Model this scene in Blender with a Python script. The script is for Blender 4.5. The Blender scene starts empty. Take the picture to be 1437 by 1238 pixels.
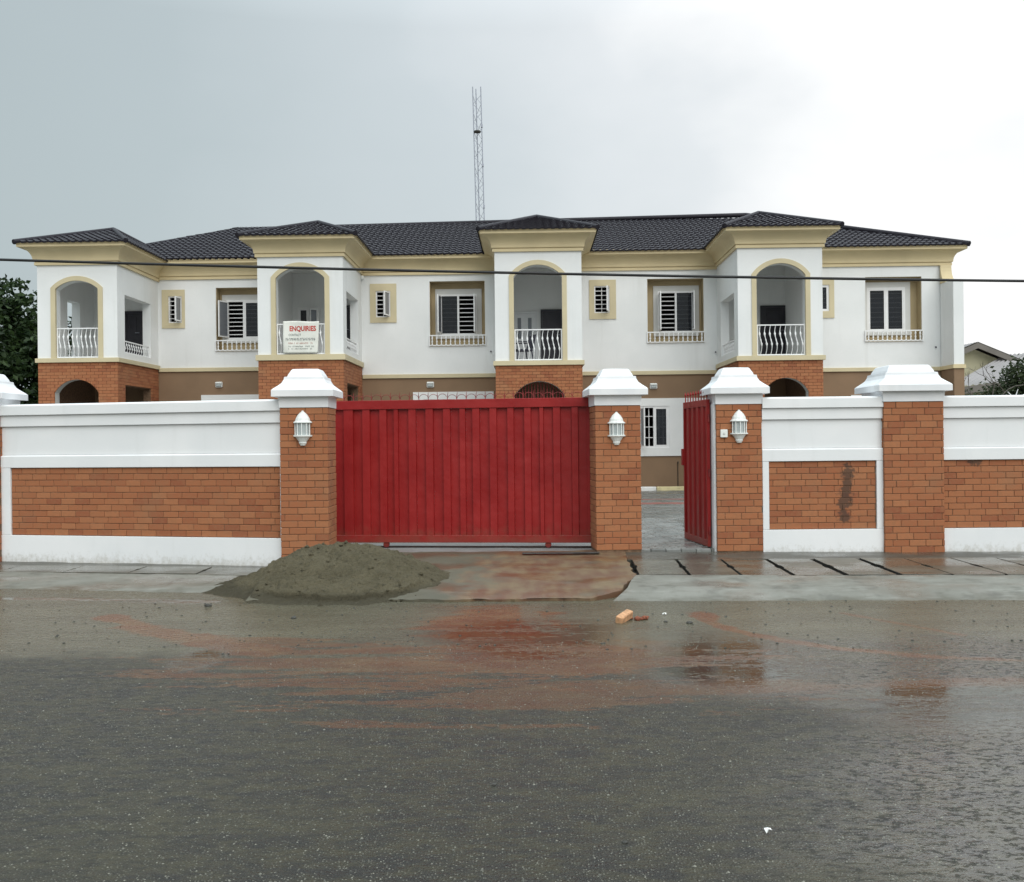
import bpy, bmesh, math, random
from mathutils import Vector, Matrix, noise
rnd = random.Random(7)
S = bpy.context.scene
COL = S.collection
R = math.radians

# ------------------------------------------------------------------ camera, sky, sun, exposure
EYE, F, ROLL = 1.5, 1410.0, R(0.6)      # eye height (m), focal length in photo pixels (1437 wide), camera roll
cd = bpy.data.cameras.new('camera'); cam = bpy.data.objects.new('camera', cd); COL.objects.link(cam)
cd.sensor_width = 36; cd.lens = 36 * F / 1437; cd.clip_start = .05; cd.clip_end = 3000
c_, s_ = math.cos(ROLL), math.sin(ROLL)
cam.matrix_world = Matrix(((c_, s_, 0, 0), (0, 0, -1, 0), (-s_, c_, 0, EYE), (0, 0, 0, 1)))
S.camera = cam
SUN_EL, SUN_AZ = R(42), R(158)           # azimuth clockwise from +Y
w = bpy.data.worlds.new('World'); S.world = w; w.use_nodes = True
N, L = w.node_tree.nodes, w.node_tree.links
N.clear()
def nn(t, **k):
    n = N.new(t)
    for a, b in k.items(): setattr(n, a, b)
    return n
out = nn('ShaderNodeOutputWorld'); bg = nn('ShaderNodeBackground'); L.new(bg.outputs[0], out.inputs[0])
bg.inputs['Strength'].default_value = 0.0725
sky = nn('ShaderNodeTexSky'); sky.sky_type = 'NISHITA'; sky.sun_disc = False
sky.sun_elevation = SUN_EL; sky.sun_rotation = SUN_AZ; sky.air_density = 2; sky.dust_density = 4
tc = nn('ShaderNodeTexCoord')
nrm = nn('ShaderNodeVectorMath', operation='NORMALIZE'); L.new(tc.outputs['Generated'], nrm.inputs[0])
# rain cloud deck: thin and bright towards the right, slate towards the left, brighter overhead
dot = nn('ShaderNodeVectorMath', operation='DOT_PRODUCT'); dot.inputs[1].default_value = Vector((.46, .83, .31)).normalized()
L.new(nrm.outputs[0], dot.inputs[0])
noi = nn('ShaderNodeTexNoise'); noi.inputs['Scale'].default_value = 2.6; noi.inputs['Detail'].default_value = 5; noi.inputs['Roughness'].default_value = .5
stretch = nn('ShaderNodeVectorMath', operation='MULTIPLY'); stretch.inputs[1].default_value = (1, 1, 1.7)
L.new(nrm.outputs[0], stretch.inputs[0]); L.new(stretch.outputs[0], noi.inputs['Vector'])
nm = nn('ShaderNodeMath', operation='MULTIPLY_ADD'); nm.inputs[1].default_value = .19; nm.inputs[2].default_value = -.095
L.new(noi.outputs['Fac'], nm.inputs[0])
ad = nn('ShaderNodeMath', operation='ADD'); L.new(dot.outputs['Value'], ad.inputs[0]); L.new(nm.outputs[0], ad.inputs[1])
ramp = nn('ShaderNodeValToRGB'); L.new(ad.outputs[0], ramp.inputs[0])
e = ramp.color_ramp.elements
e[0].position = .50; e[0].color = (.455, .53, .555, 1)
e[1].position = 1.0; e[1].color = (1.14, 1.14, 1.14, 1)
for p, c in ((.70, (.51, .585, .615, 1)), (.86, (.645, .71, .745, 1)), (.945, (.83, .87, .90, 1))):
    q = e.new(p); q.color = c
sep = nn('ShaderNodeSeparateXYZ'); L.new(nrm.outputs[0], sep.inputs[0])
zen = nn('ShaderNodeMapRange'); zen.inputs['From Min'].default_value = .38; zen.inputs['From Max'].default_value = 1
zen.inputs['To Min'].default_value = 10; zen.inputs['To Max'].default_value = 39
L.new(sep.outputs['Z'], zen.inputs['Value'])
cl = nn('ShaderNodeVectorMath', operation='SCALE'); L.new(ramp.outputs[0], cl.inputs[0]); L.new(zen.outputs[0], cl.inputs['Scale'])
mx = nn('ShaderNodeMix', data_type='RGBA'); mx.inputs['Factor'].default_value = .93
L.new(sky.outputs[0], mx.inputs[6]); L.new(cl.outputs[0], mx.inputs[7]); L.new(mx.outputs[2], bg.inputs['Color'])
sd = bpy.data.lights.new('sun', 'SUN'); sun = bpy.data.objects.new('sun', sd); COL.objects.link(sun)
sd.energy = 1.5; sd.angle = R(65); sd.color = (1, .97, .93)
tos = Vector((math.sin(SUN_AZ) * math.cos(SUN_EL), math.cos(SUN_AZ) * math.cos(SUN_EL), math.sin(SUN_EL)))
sun.rotation_euler = tos.to_track_quat('Z', 'Y').to_euler()
S.view_settings.view_transform = 'Standard'; S.view_settings.look = 'None'
S.view_settings.exposure = 0.47; S.cycles.diffuse_bounces = 7; S.cycles.max_bounces = 12; S.view_settings.gamma = 1; S.view_settings.use_curve_mapping = False

# ------------------------------------------------------------------ materials
M = {}
class NT:
    """small node helper for one material"""
    def __init__(self, name):
        self.m = bpy.data.materials.new(name); self.m.use_nodes = True; self.t = self.m.node_tree
        self.b = self.t.nodes['Principled BSDF']; M[name] = self.m
        self.geo = self.t.nodes.new('ShaderNodeNewGeometry'); self.tc = self.t.nodes.new('ShaderNodeTexCoord')
    def n(self, t, **k):
        x = self.t.nodes.new(t)
        for a, b in k.items(): setattr(x, a, b)
        return x
    def link(self, a, b): self.t.links.new(a, b)
    def val(self, sock, v):
        if isinstance(v, bpy.types.NodeSocket): self.link(v, sock)
        else: sock.default_value = v
    def math(self, op, a, b=0.0, c=None):
        x = self.n('ShaderNodeMath', operation=op); self.val(x.inputs[0], a); self.val(x.inputs[1], b)
        if c is not None: self.val(x.inputs[2], c)
        return x.outputs[0]
    def noise(self, scale, detail=3, stretch=None, rough=.5, world=True):
        x = self.n('ShaderNodeTexNoise'); x.inputs['Scale'].default_value = scale; x.inputs['Detail'].default_value = detail; x.inputs['Roughness'].default_value = rough
        src = self.geo.outputs['Position'] if world else self.tc.outputs['Object']
        if stretch:
            v = self.n('ShaderNodeVectorMath', operation='MULTIPLY'); v.inputs[1].default_value = stretch; self.link(src, v.inputs[0]); src = v.outputs[0]
        self.link(src, x.inputs['Vector']); return x.outputs['Fac']
    def voronoi(self, scale, out='Distance'):
        x = self.n('ShaderNodeTexVoronoi'); x.inputs['Scale'].default_value = scale; self.link(self.geo.outputs['Position'], x.inputs['Vector']); return x.outputs[out]
    def step(self, v, a, b, lo=0.0, hi=1.0):
        x = self.n('ShaderNodeMapRange', interpolation_type='SMOOTHSTEP'); self.val(x.inputs['Value'], v); x.inputs['From Min'].default_value = a; x.inputs['From Max'].default_value = b
        x.inputs['To Min'].default_value = lo; x.inputs['To Max'].default_value = hi; return x.outputs[0]
    def mix(self, f, a, b):
        x = self.n('ShaderNodeMix', data_type='RGBA'); self.val(x.inputs['Factor'], f)
        for s, v in ((x.inputs[6], a), (x.inputs[7], b)):
            if isinstance(v, bpy.types.NodeSocket): self.link(v, s)
            else: s.default_value = (*v, 1)
        return x.outputs[2]
    def xyz(self):
        x = self.n('ShaderNodeSeparateXYZ'); self.link(self.geo.outputs['Position'], x.inputs[0]); return x.outputs
    def bump(self, h, strength=.3, dist=.01):
        x = self.n('ShaderNodeBump'); x.inputs['Strength'].default_value = strength; x.inputs['Distance'].default_value = dist; self.link(h, x.inputs['Height']); self.link(x.outputs[0], self.b.inputs['Normal'])
    def set(self, color=None, rough=None, metal=None, spec=None):
        if color is not None:
            if isinstance(color, bpy.types.NodeSocket): self.link(color, self.b.inputs['Base Color'])
            else: self.b.inputs['Base Color'].default_value = (*color, 1)
        if rough is not None: self.val(self.b.inputs['Roughness'], rough)
        if metal is not None: self.b.inputs['Metallic'].default_value = metal
        if spec is not None: self.b.inputs['Specular IOR Level'].default_value = spec

def plain(name, col, rough=.6, var=.10, scale=6, bump=0, bscale=60, metal=0, spec=None, dist=.004):
    t = NT(name)
    f = t.noise(scale, 4)
    lo = tuple(c * (1 - var) for c in col); hi = tuple(min(1, c * (1 + var)) for c in col)
    t.set(t.mix(t.step(f, .3, .7), lo, hi), rough, metal, spec)
    if bump: t.bump(t.noise(bscale, 3), bump, dist)
    return t
t = NT('house_white'); f = t.noise(.9, 5); c = t.mix(t.step(f, .3, .7), (.735, .745, .74), (.79, .795, .79)); g = t.noise(3.2, 5, (1, 1, .07), .65); c = t.mix(t.step(g, .52, .75, 0, .22), c, (.55, .55, .52))
g = t.noise(14, 4); c = t.mix(t.step(g, .55, .8, 0, .12), c, (.6, .6, .58)); t.set(c, .7); t.bump(t.math('ADD', t.noise(45, 3), t.math('MULTIPLY', t.noise(4, 3), 1.5)), .3, .005)
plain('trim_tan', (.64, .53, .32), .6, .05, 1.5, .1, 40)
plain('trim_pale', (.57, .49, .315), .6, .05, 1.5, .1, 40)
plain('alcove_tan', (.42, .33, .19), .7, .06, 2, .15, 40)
plain('plate_grey', (.62, .62, .60), .7, .04, 2)
plain('brown_paint', (.235, .150, .088), .8, .07, 1.2, .3, 50)
plain('mortar', (.165, .100, .060), .95, .25, 20, .4, 90)
plain('white_metal', (.80, .80, .80), .35, .03, 5)
plain('lantern_white', (.80, .82, .80), .4, .04, 9)
plain('dark_door', (.022, .020, .028), .35, .2, 4)
plain('white_door', (.70, .71, .72), .5, .04, 4)
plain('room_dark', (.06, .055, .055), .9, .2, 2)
plain('ceiling', (.72, .72, .70), .8, .03, 1)
t = NT('red_paint'); x, y, z = t.xyz(); f = t.noise(2.2, 4); c = t.mix(t.step(f, .3, .7), (.25, .010, .010), (.30, .014, .013))
c = t.mix(t.step(t.math('ADD', z, t.math('MULTIPLY', t.math('SUBTRACT', t.noise(11, 5), .5), .5)), .05, .36, .45, 0), c, (.17, .060, .036))      # road dust thrown up on the foot of the gate
g = t.noise(9, 5, (1, 1, .1), .65); c = t.mix(t.step(g, .56, .78, 0, .28), c, (.18, .014, .014)); t.set(c, t.step(f, .3, .7, .38, .52), spec=.35); t.bump(t.math('ADD', t.math('MULTIPLY', t.noise(4.5, 2), 3), t.math('MULTIPLY', t.noise(120, 2), .12)), .35, .012)
plain('red_worn', (.22, .02, .02), .6, .3, 12)
plain('rust_dark', (.05, .035, .03), .8, .3, 15)
plain('cable_black', (.012, .012, .013), .6, .2, 3)
plain('galvanised', (.34, .36, .42), .5, .1, 8, metal=.2)
plain('banner_vinyl', (.72, .72, .66), .55, .05, 5)
plain('letter_red', (.50, .045, .03), .6, .1, 9)
plain('letter_grey', (.23, .25, .24), .6, .1, 9)
plain('letter_pink', (.42, .16, .12), .6, .1, 9)
plain('kerb_white', (.72, .72, .70), .8, .08, 6)
plain('kerb_cream', (.60, .52, .30), .8, .1, 6)
plain('bark', (.07, .055, .04), .95, .3, 12, .8, 30)
plain('twig', (.11, .095, .085), .9, .2, 12)
plain('neighbour_wall', (.50, .47, .33), .9, .08, .6)
plain('neighbour_fascia', (.15, .135, .12), .8, .15, 1)
plain('plastic_dark', (.03, .03, .05), .45, .2, 5)
plain('wood_offcut', (.50, .27, .14), .8, .25, 30, .3, 80)
plain('crushed_brick', (.20, .06, .03), .95, .35, 60, .8, 90)
plain('paper_scrap', (.75, .75, .73), .8, .05, 20)
plain('stone_dark', (.05, .048, .042), .8, .3, 20, .4, 60)
plain('drain_dark', (.018, .017, .014), .9, .3, 10)
plain('steel_plate', (.06, .06, .055), .5, .3, 12, metal=.3)

t = NT('glass_dark'); t.set((.018, .02, .024), .06, 0, .6)
t = NT('glass_tint'); t.set((.02, .022, .028), .06, 0, .6); t.b.inputs['Alpha'].default_value = .62
t = NT('glass_grey'); t.set((.16, .17, .19), .08, 0, .6)
t = NT('lantern_glass'); t.set((.42, .46, .46), .25, 0, .5)

def brick_mat(name, island=False, stain=None):
    t = NT(name)
    if island: r = t.geo.outputs['Random Per Island']
    else: r = t.n('ShaderNodeObjectInfo').outputs['Random']
    rp = t.n('ShaderNodeValToRGB'); t.link(r, rp.inputs[0]); e = rp.color_ramp.elements
    e[0].position = 0; e[0].color = (.265, .082, .036, 1); e[1].position = 1; e[1].color = (.385, .152, .066, 1)
    q = e.new(.15); q.color = (.325, .110, .046, 1)
    q = e.new(.55); q.color = (.358, .130, .054, 1)
    f = t.noise(28, 4); c = t.mix(t.step(f, .35, .75, 0, .55), rp.outputs[0], (.29, .13, .06))
    f2 = t.noise(1.6, 3); c = t.mix(t.step(f2, .5, .8, 0, .35), c, (.27, .155, .085))
    if stain:
        x, y, z = t.xyz()
        m = None
        for sx, sz, rx, rz in stain:
            dx = t.math('DIVIDE', t.math('SUBTRACT', x, sx), rx); dz = t.math('DIVIDE', t.math('SUBTRACT', z, sz), rz)
            d = t.math('SQRT', t.math('ADD', t.math('MULTIPLY', dx, dx), t.math('MULTIPLY', dz, dz)))
            d = t.math('ADD', d, t.math('MULTIPLY', t.math('SUBTRACT', t.noise(24, 4), .5), 2.2))
            k = t.step(d, .55, 1.1, 1, 0)
            m = k if m is None else t.math('MAXIMUM', m, k)
        c = t.mix(t.math('MULTIPLY', m, .74), c, (.035, .03, .025))
    t.set(c, .88); t.bump(t.noise(120, 3), .45, .003)
brick_mat('brick'); brick_mat('brick_far', True)
brick_mat('brick_stained', False, [(4.42, 1.02, .10, .14), (4.38, .70, .11, .20), (4.37, .46, .10, .10), (4.41, .86, .06, .30), (4.36, .58, .05, .25)])
brick_mat('brick_smudged', False, [(6.10, 1.17, .12, .06)])

def wall_white():
    t = NT('wall_white')
    x, y, z = t.xyz()
    f = t.noise(1.1, 4); c = t.mix(t.step(f, .35, .7), (.76, .77, .78), (.82, .82, .825))
    s = t.math('ADD', z, t.math('MULTIPLY', t.math('SUBTRACT', t.noise(17, 5, (1, 1, .8), .7), .5), .42))
    c = t.mix(t.step(s, -.10, .10, .55, 0), c, (.34, .31, .24))                       # rain-splashed mud along the foot
    g = t.noise(5, 4, (1, 1, .12)); c = t.mix(t.step(g, .55, .8, 0, .18), c, (.52, .52, .50))  # run-off streaks
    t.set(c, .7); t.bump(t.noise(40, 3), .2, .004)
wall_white()
def cap_white():
    t = NT('cap_white'); f = t.noise(4, 4); c = t.mix(t.step(f, .35, .75), (.74, .75, .77), (.82, .82, .83))
    g = t.noise(7, 4, (1, 1, .15)); c = t.mix(t.step(g, .58, .8, 0, .2), c, (.5, .5, .48)); t.set(c, .65); t.bump(t.noise(45, 3), .15, .004)
cap_white()
def roof_mat():
    t = NT('roof_tile'); f = t.noise(3, 3); c = t.mix(f, (.009, .008, .012), (.022, .018, .027)); g = t.noise(60, 2)
    t.set(t.mix(t.step(g, .5, .75, 0, .5), c, (.034, .028, .038)), .62, spec=.3); t.bump(t.noise(150, 2), .3, .004)
roof_mat()
def corr_mat():
    t = NT('neighbour_roof'); f = t.noise(.9, 4); t.set(t.mix(f, (.20, .19, .19), (.33, .31, .31)), .8)
corr_mat()
def leaf_mat(name, a, b):
    t = NT(name); r = t.geo.outputs['Random Per Island']; c = t.mix(r, a, b); t.set(c, .55, spec=.3)
    tr = t.n('ShaderNodeBsdfTranslucent'); t.link(c, tr.inputs[0]); ms = t.n('ShaderNodeMixShader'); ms.inputs[0].default_value = .2
    o = t.t.nodes['Material Output']; t.link(t.b.outputs[0], ms.inputs[1]); t.link(tr.outputs[0], ms.inputs[2]); t.link(ms.outputs[0], o.inputs[0])
leaf_mat('leaf_dark', (.012, .028, .010), (.038, .068, .018))
leaf_mat('leaf_olive', (.022, .035, .015), (.055, .075, .03))

def road_mat():
    t = NT('road_surface'); x, y, z = t.xyz()
    n1 = t.noise(.9, 5, (.45, 1.1, 1)); n2 = t.noise(2.4, 5, (.35, 1.3, 1), .6); n3 = t.noise(6, 4, (.5, 1, 1)); n5 = t.noise(9, 5, (.55, 1.2, 1), .65)
    brk = t.noise(21, 4, (.6, 1.25, 1), .6); fine = t.noise(55, 3, (.7, 1.1, 1), .6)
    # fine sand film washed off the heap over the far half of the carriageway
    ys = t.math('ADD', y, t.math('MULTIPLY', t.math('SUBTRACT', n1, .5), 2.6))
    ys = t.math('ADD', ys, t.math('MULTIPLY', t.math('SUBTRACT', n3, .5), 1.3)); ys = t.math('ADD', ys, t.math('MULTIPLY', t.math('SUBTRACT', brk, .5), 2.2))
    film = t.step(ys, 7.0, 8.3)
    grain = t.noise(190, 2); chips = t.voronoi(80); chipc = t.voronoi(80, 'Color')
    cr = t.n('ShaderNodeSeparateColor'); t.link(chipc, cr.inputs[0])
    asp = t.mix(t.step(grain, .35, .65), (.011, .011, .010), (.044, .044, .039))
    asp = t.mix(t.step(n5, .36, .66, 0, .75), asp, (.056, .052, .031)); asp = t.mix(t.step(n2, .42, .72, 0, .5), asp, (.060, .056, .033)); asp = t.mix(t.step(brk, .50, .68, 0, .6), asp, (.022, .021, .020))
    isch = t.math('MULTIPLY', t.step(chips, .20, .36, 1, 0), t.step(cr.outputs[0], .55, .72))
    asp = t.mix(t.math('MULTIPLY', isch, t.step(n2, .25, .6, .75, .45)), asp, (.235, .23, .19))
    sand = t.mix(t.step(n2, .3, .75), (.086, .079, .052), (.122, .113, .076))
    sand = t.mix(t.step(grain, .3, .7, 0, .35), sand, (.058, .053, .036)); sand = t.mix(t.step(n5, .5, .72, 0, .35), sand, (.062, .057, .038))
    c = t.mix(film, asp, sand)
    # laterite mud dragged out of the gateway by wheels
    def fuzz(d, nz, k, amt, lo=.62, hi=1.0): return t.step(t.math('ADD', d, t.math('MULTIPLY', t.math('SUBTRACT', nz, .5), k)), lo, hi, amt, 0)
    def dist(cx, cy, rx=1.0, ry=1.0):
        dx = t.math('DIVIDE', t.math('SUBTRACT', x, cx), rx); dy = t.math('DIVIDE', t.math('SUBTRACT', y, cy), ry)
        return t.math('SQRT', t.math('ADD', t.math('MULTIPLY', dx, dx), t.math('MULTIPLY', dy, dy)))
    def blob(cx, cy, rx, ry, amt, nz=n2, k=2.0): return fuzz(dist(cx, cy, rx, ry), nz, k, amt)
    def ring(cx, cy, r, w, amt, nz=n3, k=2.0): return fuzz(t.math('DIVIDE', t.math('ABSOLUTE', t.math('SUBTRACT', dist(cx, cy), r)), w), nz, k, amt)
    def streak(ax, ay, bx, by, w, amt, nz=n3, k=2.2):
        L2 = (bx - ax) ** 2 + (by - ay) ** 2; ux, uy = t.math('SUBTRACT', x, ax), t.math('SUBTRACT', y, ay)
        f = t.math('MULTIPLY_ADD', ux, (bx - ax) / L2, t.math('MULTIPLY', uy, (by - ay) / L2)); cl = t.n('ShaderNodeClamp'); t.link(f, cl.inputs[0]); f = cl.outputs[0]
        ex = t.math('SUBTRACT', ux, t.math('MULTIPLY', f, bx - ax)); ey = t.math('SUBTRACT', uy, t.math('MULTIPLY', f, by - ay))
        return fuzz(t.math('DIVIDE', t.math('SQRT', t.math('ADD', t.math('MULTIPLY', ex, ex), t.math('MULTIPLY', ey, ey))), w), nz, k, amt)
    n4 = t.math('ADD', t.noise(1.9, 6, (.34, 2.2, 1), .68), t.math('MULTIPLY', t.math('SUBTRACT', brk, .5), .30))
    mud = blob(-.2, 8.85, .70, .95, .9)
    for m in (blob(.2, 7.45, 1.2, .8, .75, n4, 5.5), blob(-1.0, 7.2, 1.2, .8, .6, n4, 6.0), blob(.3, 6.4, 1.3, .5, .5, n4, 6.0), blob(1.0, 7.6, .55, .5, .7, n4, 2.5), streak(-3.75, 9.35, -3.2, 8.75, .16, .85), streak(-3.3, 8.8, -1.9, 7.7, .22, .75), blob(-2.2, 8.2, .7, .16, .55), blob(1.73, 9.05, .13, .34, .95, n3, 1.2),
              t.math('MULTIPLY', ring(3.6, 9.2, 1.93, .085, .85), t.math('MULTIPLY', t.step(x, 3.2, 2.6), t.step(y, 9.4, 9.0))), streak(2.9, 7.35, 4.2, 6.95, .07, .6), streak(3.0, 9.15, 3.6, 8.1, .05, .55), blob(-5.2, 8.3, 1.0, .2, .45), blob(1.6, 6.5, .8, .22, .55, n4, 3.0), blob(2.9, 6.5, .9, .16, .5, n4, 3.0)):
        mud = t.math('MAXIMUM', mud, m)
    redmix = t.mix(t.step(n3, .35, .7), (.125, .048, .020), (.150, .080, .036)); redmix = t.mix(t.step(n5, .5, .7, 0, .5), redmix, (.085, .040, .022))
    c = t.mix(t.math('MULTIPLY', mud, t.step(isch, 0, 1, 1, .35)), c, redmix)
    # the wheel arc scraped through the mud
    arc = t.math('MULTIPLY', ring(1.9, 9.3, 1.75, .13, 1.0), t.step(x, 1.2, .9)); c = t.mix(t.math('MULTIPLY', arc, .75), c, (.110, .100, .068))
    # rain water: a broken film everywhere, lying deeper in the low right half
    def zone(cx, cy, rx, ry): return t.step(t.math('ADD', dist(cx, cy, rx, ry), t.math('MULTIPLY', t.math('SUBTRACT', n1, .5), .9)), .35, 1.1, 1, 0)
    deep = t.math('MAXIMUM', zone(1.45, 7.2, 1.1, 1.5), zone(.15, 8.0, 1.0, 1.3))
    for a in ((2.6, 5.9, 1.3, .9), (-4.7, 8.2, .4, .8), (-2.35, 7.5, .25, .6), (.1, 8.6, .5, .5)): deep = t.math('MAXIMUM', deep, zone(*a))
    deep = t.math('MAXIMUM', deep, t.math('MAXIMUM', streak(-5.6, 10.62, -4.0, 10.36, .11, 1.0), streak(-4.1, 10.38, -3.1, 10.22, .15, 1.0)))
    pool = t.math('MULTIPLY', deep, t.step(t.math('ADD', n4, t.math('MULTIPLY', t.math('SUBTRACT', brk, .5), .32)), .36, .48))
    right = t.math('MAXIMUM', zone(3.2, 4.3, 2.5, 2.7), t.math('MULTIPLY', zone(3.6, 6.8, 3.0, 1.7), .85))
    sheet = t.math('MULTIPLY', right, t.step(t.math('ADD', fine, t.math('MULTIPLY', t.math('SUBTRACT', brk, .5), 1.0)), .52, .64, 1, 0))
    r_ = t.math('MULTIPLY', t.step(brk, .4, .62, .33, .50), t.step(film, 0, 1, 1, .60)); r_ = t.math('MULTIPLY', r_, t.step(sheet, 0, 1, 1, .22)); r_ = t.math('MULTIPLY', r_, t.step(pool, 0, 1, 1, .10))
    c = t.mix(t.math('MULTIPLY', pool, .45), c, (.035, .032, .022))
    t.set(c, r_); t.link(t.step(sheet, 0, 1, .34, 1.0), t.b.inputs['Specular IOR Level']); t.b.inputs['IOR'].default_value = 1.42
    dry = t.math('MULTIPLY', t.math('SUBTRACT', 1.0, t.math('MULTIPLY', film, .72)), t.math('SUBTRACT', 1.0, t.math('MULTIPLY', pool, .95)))
    dry = t.math('MULTIPLY', dry, t.step(sheet, 0, 1, 1, .12))
    h = t.math('MULTIPLY', t.math('ADD', t.math('MULTIPLY', chips, -1.2), t.math('MULTIPLY', grain, .8)), dry)
    h = t.math('ADD', h, t.math('MULTIPLY', t.math('MULTIPLY', brk, 1.3), t.math('MULTIPLY', t.step(sheet, 0, 1, 1, .35), t.math('SUBTRACT', 1.0, t.math('MULTIPLY', pool, .93)))))
    h = t.math('ADD', h, t.math('MULTIPLY', t.noise(9, 3, (.6, 1.6, 1)), .22))
    t.bump(h, .8, .008)
road_mat()
def concrete(name, a, b, c3, rough=.4, mud=None, wash=False):
    t = NT(name); n1 = t.noise(1.6, 5, (.7, 1.2, 1), .6); n2 = t.noise(7, 4); g = t.noise(130, 2)
    c = t.mix(t.step(n1, .3, .7), a, b); c = t.mix(t.step(n2, .5, .8, 0, .6), c, c3); c = t.mix(t.step(g, .4, .7, 0, .25), c, tuple(v * .6 for v in a))
    if mud:
        x, y, z = t.xyz(); n3 = t.noise(2.2, 5, (1, .6, 1), .6)
        k = t.step(t.math('ADD', x, t.math('MULTIPLY', t.math('SUBTRACT', n3, .5), 2.4)), -.75, -.1)
        c = t.mix(t.math('MULTIPLY', k, .85), c, t.mix(t.step(t.noise(3.5, 4, (1.6, .5, 1)), .35, .68), (.125, .058, .030), (.175, .118, .062)))
        k2 = t.step(t.noise(2.6, 4), .55, .7); c = t.mix(t.math('MULTIPLY', k2, .5), c, (.085, .080, .058))
    if wash:                                # road sand washed up over the lower edge of the slope
        x, y, z = t.xyz(); L1 = t.math('ADD', y, t.math('MULTIPLY', x, .035)); L2 = t.math('ADD', t.math('ADD', y, t.math('MULTIPLY', x, .2)), -.12)
        d = t.math('MINIMUM', L1, 99.0); sel = t.step(x, -.6, -.2); d = t.math('ADD', t.math('MULTIPLY', L1, sel), t.math('MULTIPLY', L2, t.math('SUBTRACT', 1.0, sel)))
        d = t.math('ADD', d, t.math('MULTIPLY', t.math('SUBTRACT', t.noise(2.6, 5, None, .62), .5), .9))
        c = t.mix(t.step(d, 9.90, 10.22, .85, 0), c, (.085, .079, .056)); st = t.noise(3.2, 5, (1, .8, 1), .6); c = t.mix(t.step(st, .54, .66, 0, .5), c, (.075, .072, .058)); st2 = t.noise(9, 5, (.35, 1, 1), .6); c = t.mix(t.step(st2, .50, .72, 0, .55), c, (.27, .268, .24))
    wet = t.step(t.noise(1.1, 4, (1, 1.4, 1)), .40, .62)
    r = t.math('SUBTRACT', rough, t.math('MULTIPLY', wet, rough * .6)); t.set(c, r); t.bump(t.math('ADD', g, t.math('MULTIPLY', n2, 2)), .35, .005)
concrete('apron_concrete', (.150, .147, .122), (.215, .212, .185), (.095, .091, .068), .62, None, True)
concrete('slab_concrete', (.075, .070, .052), (.135, .128, .10), (.095, .068, .04), .35)
concrete('strip_concrete', (.06, .058, .046), (.095, .09, .075), (.04, .04, .032), .45)
concrete('drive_concrete', (.080, .073, .048), (.112, .102, .070), (.095, .074, .046), .75, True)
concrete('court_grey', (.13, .135, .125), (.20, .205, .195), (.08, .08, .075), .28)
concrete('sheen_concrete', (.20, .205, .20), (.26, .265, .26), (.13, .13, .12), .7)  # pale tone carries the sky reflection of the wet ground under the gate
concrete('ground_soil', (.11, .095, .07), (.15, .13, .095), (.08, .085, .05), .8)
def paver_mat():
    t = NT('paver_block'); r = t.n('ShaderNodeObjectInfo').outputs['Random']; x, y, z = t.xyz()
    c = t.mix(r, (.15, .155, .148), (.25, .255, .245)); c = t.mix(t.step(t.noise(30, 3), .4, .7, 0, .4), c, (.10, .10, .095))
    t.set(c, t.step(t.noise(1.5, 3), .4, .6, .35, .1)); t.bump(t.noise(140, 2), .3, .003)
paver_mat()
t = NT('paver_red'); t.set(t.mix(t.noise(20, 3), (.22, .06, .05), (.33, .11, .09)), .3); t.bump(t.noise(120, 2), .3, .003)
def sand_mat():
    t = NT('sand'); n1 = t.noise(3, 5, None, .6); g = t.noise(70, 4, None, .7); h = t.noise(16, 5, None, .7)
    c = t.mix(t.step(n1, .3, .7), (.118, .100, .060), (.165, .141, .088)); c = t.mix(t.step(g, .45, .7, 0, .6), c, (.056, .048, .028)); c = t.mix(t.step(h, .55, .70, 0, .65), c, (.036, .032, .020))
    x, y, z = t.xyz(); zz = t.math('ADD', z, t.math('MULTIPLY', t.math('SUBTRACT', h, .5), .10)); toe = t.step(zz, -.045, .01, .6, 0); c = t.mix(toe, c, (.048, .042, .027))   # undercut shade painted into the toe of the heap, together with damp
    t.set(c, .9, spec=.25); t.bump(t.math('ADD', t.math('MULTIPLY', h, 2), g), 1.0, .035)
sand_mat()
t = NT('water'); t.set((.22, .22, .205), .05); t.b.inputs['IOR'].default_value = 1.33
t = NT('stone_chip'); r = t.geo.outputs['Random Per Island']; t.set(t.mix(r, (.06, .06, .05), (.23, .22, .18)), .45)

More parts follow.
